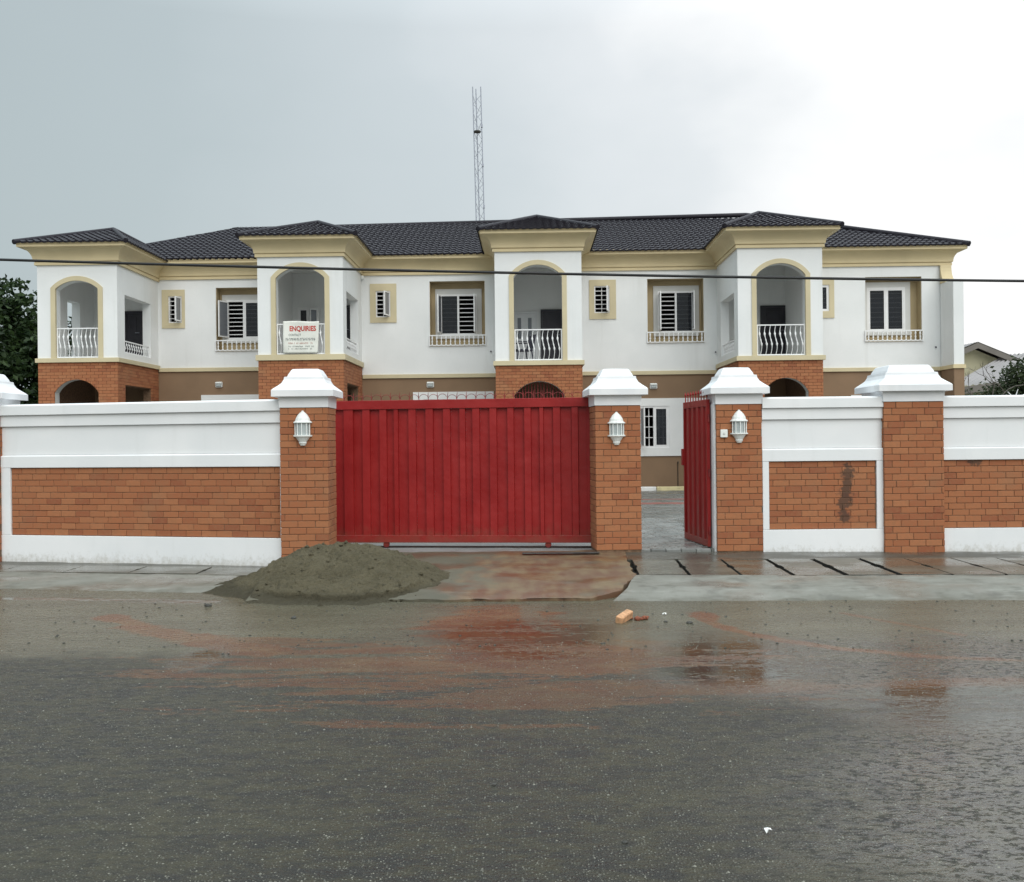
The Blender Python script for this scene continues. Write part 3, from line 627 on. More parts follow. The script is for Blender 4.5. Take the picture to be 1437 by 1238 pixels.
def tile_face(mb, e0, e1, t0, t1, pitch=.19, row=.30):
    """one roof slope: eave corners e0 -> e1, ridge ends t0, t1; stepped courses of wavy tiles"""
    e0, e1, t0, t1 = map(Vector, (e0, e1, t0, t1)); sx = (e1 - e0).normalized(); mid = (t0 + t1) / 2 - e0; up = mid - sx * mid.dot(sx); Lt = up.length; up.normalize(); nv = sx.cross(up)
    if nv.z < 0: nv = -nv
    W = (e1 - e0).dot(sx); a1, b1 = (t0 - e0).dot(sx), (t1 - e0).dot(sx); rows = max(2, round(Lt / row))
    for r in range(rows):
        f0, f1 = r / rows, (r + 1) / rows; lo, hi = (a1 * f0, W + (b1 - W) * f0), (a1 * f1, W + (b1 - W) * f1)
        s0, s1 = min(lo[0], hi[0]), max(lo[1], hi[1]); n = max(2, int((s1 - s0) / (pitch / 4))); ks = [s0 + (s1 - s0) * k / n for k in range(n + 1)]
        low, top, und = [], [], []
        for s in ks:
            wv = .014 * math.cos(2 * math.pi * s / pitch) + .006 * math.cos(4 * math.pi * s / pitch)
            a = min(max(s, lo[0]), lo[1]); b = min(max(s, hi[0]), hi[1])
            low.append(e0 + sx * a + up * (Lt * f0 - .02) + nv * (.052 + wv)); top.append(e0 + sx * b + up * (Lt * f1) + nv * (.022 + wv)); und.append(e0 + sx * a + up * (Lt * f0 - .02) + nv * (.004 + wv * .6))
        m = len(ks); mb.add(low + top, [(k, k + 1, m + k + 1, m + k) for k in range(m - 1)], 0, True); mb.add(und + low, [(k, k + 1, m + k + 1, m + k) for k in range(m - 1)], 0, False)
def ridge_cap(pts, r=.085): MB().tube([(p[0], p[1], p[2] + .03) for p in pts], r, 8).build('ridge_cap', 'roof_tile', H)

baluster_cache = {}
def baluster_mesh(h, amp):
    k = (round(h, 3), amp)
    if k not in baluster_cache:
        mb = MB(); n = 14; pts = []; rr = []
        for i in range(n + 1):
            f = i / n; pts.append((amp * math.sin(2 * math.pi * f) * .8, -amp * 1.2 * math.sin(math.pi * min(1, f * 1.25)) * (1 if f < .8 else 1), f * h))
            rr.append(.0085 + .022 * math.exp(-((f - .70) / .055) ** 2) + .014 * math.exp(-((f - .52) / .03) ** 2) + .022 * math.exp(-((f - .36) / .055) ** 2))
        mb.tube(pts, rr, 6); baluster_cache[k] = mb.mesh('baluster', 'white_metal')
    return baluster_cache[k]
def railing(p0, p1, z0, z1, n, amp=.035):
    """balustrade panel from p0 to p1 (house plan coordinates)"""
    a, b = Vector(p0), Vector(p1); d = (b - a); Ln = d.length; rz = math.atan2(d.y, d.x); mb = MB(); r = .018
    mb.box(0, Ln, -r, r, z1 - .03, z1); mb.box(0, Ln, -r, r, z0, z0 + .03); mb.box(0, .03, -r, r, z0 + .0301, z1 - .0301); mb.box(Ln - .03, Ln, -r, r, z0 + .0301, z1 - .0301)
    o = mb.build('balcony_railing', 'white_metal', H, loc=(a.x, a.y, 0), rot=(0, 0, rz)); me = baluster_mesh(z1 - z0 - .05, amp)
    for k in range(n): obj('baluster', me, o, (.03 + (Ln - .06) * (k + .5) / n, 0, z0 + .025))
def window(x0, x1, z0, z1, y, opens=(), bars=8, fr=.05, mull=True, vbars=0, depth=.07, scr=(0, 0)):
    """casement window with burglar bars; opens: degrees each leaf is swung out, left to right, None = closed"""
    o = wall_holes(MB(), x0, x1, z0, z1, y - .02, y + depth, [(x0 + fr, (x0 + x1) / 2 - fr / 2, z0 + fr, z1 - fr), ((x0 + x1) / 2 + fr / 2, x1 - fr, z0 + fr, z1 - fr)] if mull else [(x0 + fr, x1 - fr, z0 + fr, z1 - fr)]).build('window', 'white_metal', H)
    leaves = [(x0 + fr, (x0 + x1) / 2 - fr / 2), ((x0 + x1) / 2 + fr / 2, x1 - fr)] if mull else [(x0 + fr, x1 - fr)]
    for k, (a, b) in enumerate(leaves):
        for j in range(bars):
            z = z0 + fr + (z1 - z0 - 2 * fr) * (j + .8) / (bars + .6); MB().box(a, b, y + depth - .035, y + depth - .017, z - .011, z + .011).build('burglar_bar', 'white_metal', o)
        for j in range(vbars): x = a + (b - a) * (j + 1) / (vbars + 1); MB().box(x - .011, x + .011, y + depth - .016, y + depth - .004, z0 + fr, z1 - fr).build('burglar_bar', 'white_metal', o)
        ang = opens[k] if k < len(opens) else None
        wd, hh, s = b - a, z1 - z0 - 2 * fr, .035
        if k < len(scr) and scr[k]: MB().box(a + .004, b - .004, y + .012, y + .016, z0 + fr, z1 - fr).build('insect_screen', 'glass_tint', o)
        def leaf(): return wall_holes(MB(), .002, wd - .002, .002, hh - .002, -.018, .016, [(s, wd - s, s, hh - s)])
        if ang is None: leaf().build('sash', 'white_metal', o, loc=(a, y, z0 + fr)); MB().box(a + s, b - s, y - .004, y + .002, z0 + fr + s, z1 - fr - s).build('pane', 'glass_tint', o)
        else:
            left = (k == 0 and mull) or (not mull and ang > 0)
            lf = leaf(); lf.box(s, wd - s, -.004, .002, s, hh - s, 1)
            if left: lf.build('sash', ['white_metal', 'glass_grey'], o, loc=(a, y - .02, z0 + fr), rot=(0, 0, -R(ang)))
            else:
                lf.v = [(-p[0], p[1], p[2]) for p in lf.v]; lf.build('sash', ['white_metal', 'glass_grey'], o, loc=(b, y - .02, z0 + fr), rot=(0, 0, R(abs(ang))))
    return o
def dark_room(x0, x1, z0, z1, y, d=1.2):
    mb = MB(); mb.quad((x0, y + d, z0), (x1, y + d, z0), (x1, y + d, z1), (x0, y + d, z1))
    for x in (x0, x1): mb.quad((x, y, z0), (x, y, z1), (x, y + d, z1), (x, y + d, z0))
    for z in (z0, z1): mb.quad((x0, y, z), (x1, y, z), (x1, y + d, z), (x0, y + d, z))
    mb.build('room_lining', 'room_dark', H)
def door(x0, x1, z0, z1, y, mat, glazed=False, panels=2):
    fr = MB(); fr.box(x0, x0 + .06, y - .05, y - .002, z0, z1); fr.box(x1 - .06, x1, y - .05, y - .002, z0, z1); fr.box(x0 + .0601, x1 - .0601, y - .05, y - .002, z1 - .06, z1)
    o = fr.build('door', mat, H); n = 2 if glazed else 1; wd = (x1 - x0 - .12) / n
    for k in range(n):
        a = x0 + .06 + k * wd; b = a + wd - .004; MB().box(a + .002, b, y - .03, y - .003, z0 + .01, z1 - .062).build('door_leaf', mat, o)
        if glazed: MB().box(a + .10, b - .10, y - .034, y - .0305, z0 + .9, z1 - .19).build('pane', 'glass_grey', o); MB().cbox(a + .10, b - .10, y - .036, y - .0305, z0 + .12, z0 + .75, .004).build('door_panel', mat, o)
        else:
            for q in range(panels): zz = z0 + .15 + q * (z1 - z0 - .2) / panels; MB().cbox(a + .12, b - .12, y - .045, y - .0305, zz, zz + (z1 - z0) / panels - .22, .008).build('door_panel', mat, o)
    MB().tube([(x1 - .12, y - .03, z0 + 1.0), (x1 - .12, y - .08, z0 + 1.0), (x1 - .22, y - .08, z0 + 1.0)], .012, 6).build('handle', 'galvanised', o)

# --- balcony bays
BAYS = [dict(x=(53, 165), cor=371, band=(503, 508.6), arc=(78.5, 138.5, 405.5, 394), low=(76, 137.5, 551, 532.6), rail=(460, 502.5), tip=341, peak=(163, 320)),
        dict(x=(362, 482), cor=359.5, band=(498, 505.5), arc=(387.5, 456.5, 390.5, 375), low=(389, 459, 548, 528), rail=(454, 497), tip=331, peak=(447, 310)),
        dict(x=(695, 817), cor=352, band=(506.5, 512.5), arc=(721.5, 789.5, 388, 371.5), low=(721.5, 791.5, 554, 535), rail=(461.7, 505.3), tip=322.5, peak=(755, 302)),
        dict(x=(1036, 1155), cor=346.7, band=(499.5, 505.7), arc=(1062, 1131, 386, 369.5), low=(1072, 1134, 549, 530), rail=(455, 498.5), tip=318.5, peak=(1061, 297))]
# wings between bays: photo pixels of the small window, the window alcove and the ground-floor window surround
WINGS = [dict(band=(516.5, 521.5), cor=391.5, mid=285, small=(228, 260, 407, 461), sw=(237, 256, 416, 453.5), alc=(303.5, 381, 403.5, 493), low=(282, 394, 554), win=(318, 367, 421, 476.5), opens=(112, None), scr=(0, 0), sopen=-80),
         dict(band=(525.5, 530.5), cor=385, mid=600, small=(520, 557, 398.5, 453), sw=(528, 548.5, 408.5, 445.5), alc=(603.5, 681, 394.5, 486), low=(579, 692, 550), win=(617.5, 669.5, 413, 470.5), opens=(98, 90), scr=(1, 0), sopen=-74),
         dict(band=(521, 526), cor=378.7, mid=910, small=(827.5, 865, 393, 448), sw=(834.5, 856, 401.5, 439.5), alc=(909, 988, 391, 481.5), low=(886, 1001, 559), win=(923.5, 974.5, 408.5, 467), opens=(93, 88), scr=(0, 1), sopen=-80),
         dict(band=(516, 521), cor=373, mid=1240, small=(1136, 1171, 391, 446.5), sw=(1144, 1164, 400, 437), alc=(1215, 1294, 388.5, 479.5), low=(1193, 1316, 554), win=(1217.5, 1271, 403.5, 466), opens=(None, None), scr=(0, 0), sopen=None)]
z_ground = .02
for B in BAYS:
    cx = sum(B['x']) / 2
    B['xl'], B['xr'] = hx(B['x'][0], PF), hx(B['x'][1], PF)
    B['zc'] = hz(cx, B['cor'], PF); B['zb1'] = hz(cx, B['band'][0], PF); B['zb0'] = hz(cx, B['band'][1], PF); B['zt'] = hz(cx, B['tip'], PF - .36)
for W in WINGS:
    W['zc'] = hz(W['mid'], W['cor']); W['zb1'], W['zb0'] = hz(W['mid'], W['band'][0]), hz(W['mid'], W['band'][1]); W['zt'] = W['zc'] + .49
XR = 13.02                                   # right gable end of the terrace
TW = .28                                     # bay wall thickness
XL = BAYS[0]['xl']

def far_bricks(mb, u0, u1, z0, z1, hole, place, d=.02, arc=None):
    n = round((z1 - z0) / .0845); h = (z1 - z0) / n
    def az(x):
        for (p, q), (r_, s_) in zip(arc, arc[1:]):
            if p <= x <= r_: return lerp(q, s_, (x - p) / (r_ - p))
        return -9
    for r in range(n):
        za, zb = z0 + r * h + .004, z0 + (r + 1) * h - .004; ex = hole(za + h * .4) if hole else None; x = u0 - (r % 2) * .11
        while x < u1 - .01:
            a, b = max(x, u0) + .004, min(x + .22, u1) - .004; x += .22; t_ = d + rnd.uniform(-.002, .003)
            if arc and b > arc[0][0] and a < arc[-1][0] and za < max(q for _, q in arc):
                cuts = sorted({a, b, *[c for c in (arc[0][0], arc[-1][0]) if a < c < b], *[a + (b - a) * k / 6 for k in range(7)]})
                for p, q in zip(cuts, cuts[1:]):
                    m = (p + q) / 2; lo = za if not arc[0][0] < m < arc[-1][0] else max(za, az(m))
                    if zb - lo > .006: place(mb, p, q, lo, zb, t_)
                continue
            segs = [(a, b)]
            if ex: segs = [(p, q) for p, q in ((a, min(b, ex[0])), (max(a, ex[1]), b)) if q - p > .02]
            for p, q in segs: place(mb, p, q, za, zb, t_)

for i, B in enumerate(BAYS):
    xl, xr, zc, zb1, zb0 = B['xl'], B['xr'], B['zc'], B['zb1'], B['zb0']; yf = PF; W = WINGS[min(i, 3)]
    # upper storey: arched front, two sides with openings
    ax0, ax1 = hx(B['arc'][0], PF), hx(B['arc'][1], PF); am = sum(B['arc'][:2]) / 2
    arc = arc_pts(ax0, ax1, hz(am, B['arc'][2], PF), hz(am, B['arc'][3], PF))
    arch_wall(MB(), xl, xr, zb1, zc + .3, zb1 + .012, arc, yf, yf + TW).build('bay_wall', 'house_white', H)
    so = (zb1 + .19, zb1 + 1.78)               # side opening heights
    OPEN = (((-1.75, -.95), (-2.5, -.6)), (None, (-2.5, -.6)), ((-2.5, -.6), (-2.5, -.6)), ((-2.5, -.6), None))[i]
    for x, sgn, op in ((xl, 1, OPEN[0]), (xr, -1, OPEN[1])):
        mb = wall_holes(MB(), yf + TW + .001, -.001, zb1, zc + .3, 0, .24, [(*op, *so)] if op else [])
        mb.v = [(x + sgn * p[1], p[0], p[2]) for p in mb.v]; mb.build('bay_wall', 'house_white', H)
        if op: railing((x + sgn * .07, op[0]), (x + sgn * .07, op[1]), so[0], so[0] + .34, round((op[1] - op[0]) / .17), .02)
    rl = B['rail']; rz1, rz0 = hz(am, rl[0], PF), zb1 + .02
    railing((ax0 + .01, yf + .05), (ax1 - .01, yf + .05), rz0, rz1, 9)
    # arch trim: flat band around the opening, standing proud
    tw = .125; path = [(ax0, zb1 + .002)] + arc + [(ax1, zb1 + .002)]; outer = [(ax0 - tw, zb1 + .002)]
    cx, za, zs = (ax0 + ax1) / 2, arc[9][1], arc[0][1]
    oarc = arc_pts(ax0 - tw, ax1 + tw, zs + .03, za + tw); outer += oarc + [(ax1 + tw, zb1 + .002)]
    mb = MB()
    for (a, b), (c, d) in zip(zip(path, path[1:]), zip(outer, outer[1:])):
        y = yf - .03; mb.quad((a[0], y, a[1]), (b[0], y, b[1]), (d[0], y, d[1]), (c[0], y, c[1])); mb.quad((c[0], y, c[1]), (d[0], y, d[1]), (d[0], yf - .001, d[1]), (c[0], yf - .001, c[1])); mb.quad((a[0], y, a[1]), (b[0], y, b[1]), (b[0], yf + .05, b[1]), (a[0], yf + .05, a[1]))
    mb.v = [(x_ + (.003 if x_ < cx and abs(x_ - ax0) < .001 else -.003 if abs(x_ - ax1) < .001 else 0), y_, z_) for x_, y_, z_ in mb.v]
    mb.build('arch_trim', 'trim_pale', H)
    # floor, ceiling and inner hall of the balcony
    MB().box(xl + .24, xr - .24, yf + TW, -.002, zb1 - .18, zb1 - .004).build('balcony_floor', 'plate_grey', H)
    MB().box(xl + .24, xr - .24, yf + TW, -.002, zc + .05, zc + .12).build('balcony_ceiling', 'ceiling', H)
    zwall0 = zb1
    MB().box(xl, xr, .0, .25, zb1 - .1, zc + .3).build('hall_wall', 'house_white', H); MB().box(xl, xr, .0, .25, -.2, zb1 - .101).build('hall_wall', 'brown_paint', H)
    # tan string course round the bay
    mb = MB(); sweep(mb, [(xl, -.02), (xl, yf), (xr, yf), (xr, -.02)], [(.0, zb0), (.055, zb0), (.055, zb1 + .004), (.0, zb1 + .012)]); mb.build('string_course', 'trim_pale', H)
    # brick ground storey
    l0, l1 = hx(B['low'][0], PF), hx(B['low'][1], PF); lm = sum(B['low'][:2]) / 2; larc = arc_pts(l0, l1, hz(lm, B['low'][2], PF), hz(lm, B['low'][3], PF))
    arch_wall(MB(), xl + .02, xr - .02, -.2, zb0, -.2, larc, yf + .02, yf + TW, 0, 1).build('brick_backing', ['mortar', 'plate_grey'], H)
    zlt = zb0 - .62
    fb = MB()
    far_bricks(fb, xl, xr, 0, zb0 - .002, None, lambda m, a, b, c, d, t_: m.box(a, b, yf + .02 - t_, yf + .03, c, d), .02, larc)
    for x, sgn, op in ((xl, 1, OPEN[0]), (xr, -1, OPEN[1])):
        if op and op[1] - op[0] < 1: op = None
        mb = wall_holes(MB(), yf + TW, -.002, -.2, zb0, .02, .24, [(*op, -.2, zlt)] if op else []); mb.v = [(x + sgn * p[1], p[0], p[2]) for p in mb.v]; mb.build('brick_backing', 'mortar', H)
        far_bricks(fb, yf + .022, -.01, 0, zb0 - .002, lambda z, op=op: op if op and z < zlt else None, lambda m, a, b, c, d, t_, x=x, sgn=sgn: m.box(x + sgn * .02 - sgn * t_, x + sgn * .03, a, b, c, d))
    fb.build('brick_cladding', 'brick_far', H, kind='stuff')
    MB().box(l0 + .001, l1 - .001, yf + .03, yf + .05, -.1, larc[0][1] - 3).build('arch_lining', 'plate_grey', H) if False else None
    MB().box(xl + .245, xr - .245, yf + TW + .001, -.003, zb0 - .28, zb0 - .20).build('porch_ceiling', 'ceiling', H)
    door(xl + .75, xl + 1.85, z_ground + .1, 2.35, 0, 'dark_door')
    if i == 2:                              # dark red security grille set inside the porch arch
        gr = MB().box(l0 - .1, l1 + .1, yf + TW + .06, yf + TW + .10, 2.52, 2.56).box(l0 - .1, l1 + .1, yf + TW + .06, yf + TW + .10, .1, .14).build('porch_grille', 'red_worn', H); n_ = 16
        gm = MB().box(-.012, .012, 0, .024, .1, zb0 - .29).mesh('grille_bar', 'red_worn')
        for j_ in range(n_): obj('grille_bar', gm, gr, (lerp(l0, l1, (j_ + .5) / n_), yf + TW + .035, 0))
    # bay cornice and hip roof
    cornice([(xl, -.01), (xl, yf), (xr, yf), (xr, -.01)], zc, B['zt'])
    ov = .42; yb = 3.0; cxm = (xl + xr) / 2; ze = B['zt'] + .01; ya = -.55
    zp = hz(B['peak'][0], B['peak'][1], ya); A = (cxm, ya, zp - .08)
    E = [(xl - ov, yb, ze), (xl - ov, yf - ov, ze), (xr + ov, yf - ov, ze), (xr + ov, yb, ze)]; Rb = (cxm, yb, zp - .08)
    mb = MB(); tile_face(mb, E[1], E[2], A, A); tile_face(mb, E[0], E[1], Rb, A); tile_face(mb, E[2], E[3], A, Rb); mb.build('bay_roof', 'roof_tile', H, kind='stuff')
    ridge_cap([E[1], A], .07); ridge_cap([E[2], A], .07); ridge_cap([A, Rb], .07)

# --- wings
edges = [(BAYS[k]['xr'], BAYS[k + 1]['xl'] if k < 3 else XR) for k in range(4)]
for k, (W, (x0, x1)) in enumerate(zip(WINGS, edges)):
    zc, zb1, zb0 = W['zc'], W['zb1'], W['zb0']; a = W['alc']; am = (a[0] + a[1]) / 2
    AX0, AX1, AZ1, AZ0 = hx(a[0]), hx(a[1]), hz(am, a[2]), hz(am, a[3])
    if k == 0: AX1 = min(AX1, x1 - .1)
    sm = W['small']; sw = W['sw']; smid = (sm[0] + sm[1]) / 2; S4 = (hx(sw[0]), hx(sw[1]), hz(smid, sw[3]), hz(smid, sw[2])); T4 = (max(hx(sm[0]), x0 + .02), hx(sm[1]), hz(smid, sm[3]), hz(smid, sm[2]))
    if k == 3: S4 = (x0 + .16, S4[1], S4[2], S4[3])
    wall_holes(MB(), x0, x1, zb1, zc + .3, 0, .25, [S4, (AX0, AX1, AZ0, AZ1)]).build('facade_wall', 'house_white', H)
    # ground storey
    l = W['low']; LX0, LX1, LZ1 = hx(l[0]), min(hx(l[1]), x1 - .02), hz((l[0] + l[1]) / 2, l[2]); LZ0 = LZ1 - 1.66
    G = (LX0 + .33, min(LX0 + 1.15, LX1 - .2), LZ0 + .20, LZ1 - .22)
    if k == 2: G = (hx(897, 0, 600), hx(939, 0, 600), hz(918, 628.5), hz(918, 570)); LZ0, LZ1 = hz(930, 640), hz(930, 559)
    wall_holes(MB(), x0, x1, -.2, zb0 - .002, .004, .25, [G]).build('ground_wall', 'brown_paint', H)
    wall_holes(MB(), LX0, LX1, LZ0, LZ1, -.04, .003, [G]).build('window_surround', 'house_white', H)
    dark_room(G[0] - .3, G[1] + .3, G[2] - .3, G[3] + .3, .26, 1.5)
    window(*G, -.0, (80 if k == 2 else None, None), 3, .05, True, 2)
    mb = MB(); sweep(mb, [(x0 + .02, 0), (x1 - .02 if k < 3 else XR, 0)], [(.0, zb0), (.05, zb0), (.05, zb1 + .002), (.0, zb1 + .01)]); mb.build('string_course', 'trim_pale', H)
    # small window in its tan plate
    wall_holes(MB(), *T4, -.03, -.001, [S4]).build('window_plate', 'trim_pale', H)
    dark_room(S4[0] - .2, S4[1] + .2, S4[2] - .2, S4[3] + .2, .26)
    window(*S4, .02, () if W['sopen'] is None else (W['sopen'],), 5, .035, False, 1)
    # window alcove: tan reveals and back, pale surround, window, low balustrade
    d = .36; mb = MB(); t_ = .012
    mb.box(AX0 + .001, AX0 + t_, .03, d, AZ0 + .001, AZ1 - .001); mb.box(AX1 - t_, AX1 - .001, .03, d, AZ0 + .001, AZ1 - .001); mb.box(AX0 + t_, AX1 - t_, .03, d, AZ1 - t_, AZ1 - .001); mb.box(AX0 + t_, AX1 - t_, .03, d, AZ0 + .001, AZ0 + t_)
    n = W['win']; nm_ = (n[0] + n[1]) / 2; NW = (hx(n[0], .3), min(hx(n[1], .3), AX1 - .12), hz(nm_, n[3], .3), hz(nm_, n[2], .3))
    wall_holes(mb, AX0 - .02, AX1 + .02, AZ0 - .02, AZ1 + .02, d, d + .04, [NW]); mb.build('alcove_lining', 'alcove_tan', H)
    wall_holes(MB(), NW[0] - .13, min(NW[1] + .15, AX1 - .02), NW[2] - .10, NW[3] + .16, d - .05, d - .001, [NW]).build('window_surround', 'plate_grey', H)
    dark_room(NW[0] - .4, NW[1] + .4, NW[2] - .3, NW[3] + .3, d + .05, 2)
    window(*NW, d - .03, W['opens'], 8, .055, scr=W['scr'])
    rb = MB(); q = .02; rz0, rz1 = AZ0 + .012, AZ0 + .34
    rb.box(AX0 - .03, AX1 + .03, -.05, -.02, rz1 - .035, rz1); rb.box(AX0 - .03, AX1 + .03, -.05, -.02, rz0, rz0 + .03); rb.box(AX0 - .03, AX0, -.05, -.02, rz0 + .0301, rz1 - .0351); rb.box(AX1, AX1 + .03, -.05, -.02, rz0 + .0301, rz1 - .0351)
    ro = rb.build('sill_railing', 'white_metal', H)
    me = bpy.data.meshes.get('sill_baluster')
    if me is None: me = MB().tube([(0, 0, 0), (0, 0, .05), (0, 0, .10), (0, 0, .15), (0, 0, .20), (0, 0, .275)], [.034, .012, .03, .012, .03, .010], 8).mesh('sill_baluster', 'white_metal')
    nb = 12
    for j in range(nb): obj('baluster', me, ro, (lerp(AX0, AX1, (j + .5) / nb), -.035, rz0 + .0295))
    # main cornice
    xa, xb = x0 + .001, (x1 - .001 if k < 3 else XR)
    if k < 3: cornice([(xa, 0), (xb, 0)], zc, W['zt'])
    else: cornice([(xa, 0), (XR, 0), (XR, 9.4)], zc, W['zt'])

# gable-end fin, side and back walls
fz = hz(1340, 392, -.9)
MB().cbox(XR - .30, XR + .001, -.95, -.052, -.2, WINGS[3]['zb0'] - .003, .01).build('fin_wall', 'brown_paint', H)
MB().cbox(XR - .30, XR + .001, -.95, -.052, WINGS[3]['zb1'] + .003, fz, .01).build('fin_wall', 'house_white', H)
MB().box(XR - .33, XR + .03, -.99, -.052, WINGS[3]['zb0'], WINGS[3]['zb1']).build('string_course', 'trim_tan', H)
cb_ = WINGS[3]['zc']; mb = MB(); hb = cb_ - .021 - fz
prof = [(-.40 + .30 * math.sin(a), fz + .05 + (hb - .05) * (1 - math.cos(a))) for a in [k * math.pi / 16 for k in range(9)]]
prof = [(-.053, fz + .001), (-.41, fz + .001), (-.41, fz + .05)] + prof[1:] + [(-.053, cb_ - .021)]
mb.loft([[(x, y, z) for y, z in prof] for x in (XR - .31, XR + .012)]); mb.build('fin_bracket', 'trim_tan', H)
zb_ = WINGS[3]['zb1']
for x, zc_ in ((XL, BAYS[0]['zc']), (XR - .25, WINGS[3]['zc'])):
    MB().box(x, x + .25, .2505, 9.4, zb_, zc_ + .3).build('end_wall', 'house_white', H); MB().box(x, x + .25, .2505, 9.4, -.2, zb_ - .001).build('end_wall', 'brown_paint', H)
MB().box(XL + .2505, XR - .2505, 9.15, 9.4, -.2, 6.7).build('rear_wall', 'house_white', H)
# main hip roof
zeL, zeR = WINGS[0]['zt'] + .02, WINGS[3]['zt'] + .02; ry = 4.7; ov = .42
rl = hp(335, 320, ry); rr = hp(1046, 299.5, ry)
EL, ER, TL, TR = (XL - ov, -ov, zeL), (XR + ov, -ov, zeR), (rl[0], ry, rl[1] - .09), (rr[0], ry, rr[1] - .09)
BLc, BRc = (XL - ov, 9.4 + ov, zeL), (XR + ov, 9.4 + ov, zeR)
mb = MB(); tile_face(mb, EL, ER, TL, TR); tile_face(mb, ER, BRc, TR, TR); tile_face(mb, BLc, EL, TL, TL); mb.build('main_roof', 'roof_tile', H, kind='stuff')
mb = MB(); tile_face(mb, BRc, BLc, TR, TL, .38, .8); mb.build('rear_roof', 'roof_tile', H, kind='stuff')
for a, b in ((TL, TR), (EL, TL), (ER, TR)): ridge_cap([a, b], .08)

# doors and glazed leaves on the balconies
fl = [B['zb1'] for B in BAYS]
door(hx(176), hx(201.5), fl[0], hz(190, 437), 0, 'dark_door')
door(hx(484), hx(495), fl[1], hz(490, 429), 0, 'dark_door')
window(hx(419), hx(449), fl[1] + .35, hz(434, 432), -.06, (None, 35), 0, .05, True, 0, .05)
door(hx(719), hx(754), fl[2], hz(737, 437.5), 0, 'white_door', True)
door(hx(759), hx(791), fl[2], hz(775, 434.5), 0, 'dark_door')
door(hx(1067), hx(1104.5), fl[3], hz(1085, 429), 0, 'dark_door')

for px, py in ((689, 493), (1004, 494), (1313, 487)):
    x, z = hp(px, py); MB().tube([(x, .01, z), (x, -.05, z - .01)], .022, 8).build('weep_pipe', 'plastic_dark', H)
x, z = hp(951, 648); MB().tube([(x, -.02, .05), (x, -.02, z), (x, -.10, z + .01), (x, -.13, z - .05)], .012, 6).build('tap_pipe', 'steel_plate', H)
# ------------------------------------------------------------------ things on the house
hm = Matrix.Translation((0, HY, 0)) @ Matrix.Rotation(-HA, 4, 'Z')
def hw(x, y, z): return tuple(hm @ Vector((x, y, z)))
def bulkhead(px, py, label):
    x, z = hp(px, py); t = thing('bulkhead_light', label, 'wall light', hw(x, .002, z), -HA, 'white bulkhead lights on the brown ground storey')
    MB().cbox(-.11, .11, -.05, 0, -.085, .085, .02).build('housing', 'lantern_white', t)
    MB().cbox(-.085, .085, -.085, -.0505, -.06, .02, .022).build('diffuser', 'lantern_glass', t); MB().cbox(-.10, .10, -.095, -.0505, .022, .075, .015).build('hood', 'lantern_white', t)
bulkhead(307.5, 540, 'small white bulkhead light above the long boundary wall')
bulkhead(604, 540, 'small white bulkhead light above the sliding red gate')
bulkhead(917, 542, 'small white bulkhead light above the ground floor window by the open gate')
x, z = hp(509, 389); t = thing('floodlight', 'tiny white fitting tucked under the cornice right of the banner bay', 'light', hw(x, -.002, z), -HA)
MB().lathe([(.02, -.09), (.06, -.06), (.065, 0), (.03, .03)], 0, -.09, 10).build('head', 'lantern_white', t); MB().cbox(-.03, .03, -.03, 0, -.02, .05, .005).build('bracket', 'lantern_white', t)

# banner hung on the second balcony railing
B = BAYS[1]; c4 = [hp(398, 456, PF), hp(442, 456, PF), hp(440, 496, PF), hp(398, 496.5, PF)]
bw, bh = .98, .86; x, z = hp(398.5, 496, PF - .05)
bn = thing('enquiries_banner', 'white vinyl banner reading ENQUIRIES tied over a balcony railing', 'banner', hw(x - .02, PF - .028, z), -HA)
mb = MB(); nx, nz = 24, 20; vs = []
for j in range(nz + 1):
    for i in range(nx + 1):
        u, v = i / nx, j / nz; yy = -.012 * math.sin(u * 9 + v * 2.5) * (1 - .3 * v) - .01 * math.sin(v * 5 + u * 3) - .02
        vs.append((u * bw * (1 - .05 * (1 - v)) + .03 * (1 - v) * u * 0, yy, v * bh + .012 * math.sin(u * 6) * (v > .9)))
mb.add(vs, [(j * (nx + 1) + i, j * (nx + 1) + i + 1, (j + 1) * (nx + 1) + i + 1, (j + 1) * (nx + 1) + i) for j in range(nz) for i in range(nx)], 0, True)
sh = mb.build('sheet', 'banner_vinyl', bn); sol = sh.modifiers.new('thickness', 'SOLIDIFY'); sol.thickness = .003
def by(u, v): return -.012 * math.sin(u * 9 + v * 2.5) * (1 - .3 * v) - .01 * math.sin(v * 5 + u * 3) - .02
def text(s, x, z, size, mat, width=1.0, weight=.0):
    cu = bpy.data.curves.new('lettering', 'FONT'); cu.body = s; cu.size = size; cu.offset = weight; cu.resolution_u = 3
    o = bpy.data.objects.new('lettering', cu); COL.objects.link(o); dg = bpy.context.evaluated_depsgraph_get(); me = bpy.data.meshes.new_from_object(o.evaluated_get(dg)); bpy.data.objects.remove(o); bpy.data.curves.remove(cu)
    for v in me.vertices:
        X, Z = x + v.co.x * width, z + v.co.y; v.co = (X, by(X / bw, Z / bh) - .0075, Z)
    me.materials.clear(); me.materials.append(M[mat]); return obj('lettering', me, bn)
text('ENQUIRIES', .17, .60, .185, 'letter_red', .80, .006)
text('CONTACT', .15, .465, .085, 'letter_grey', .80, .002)
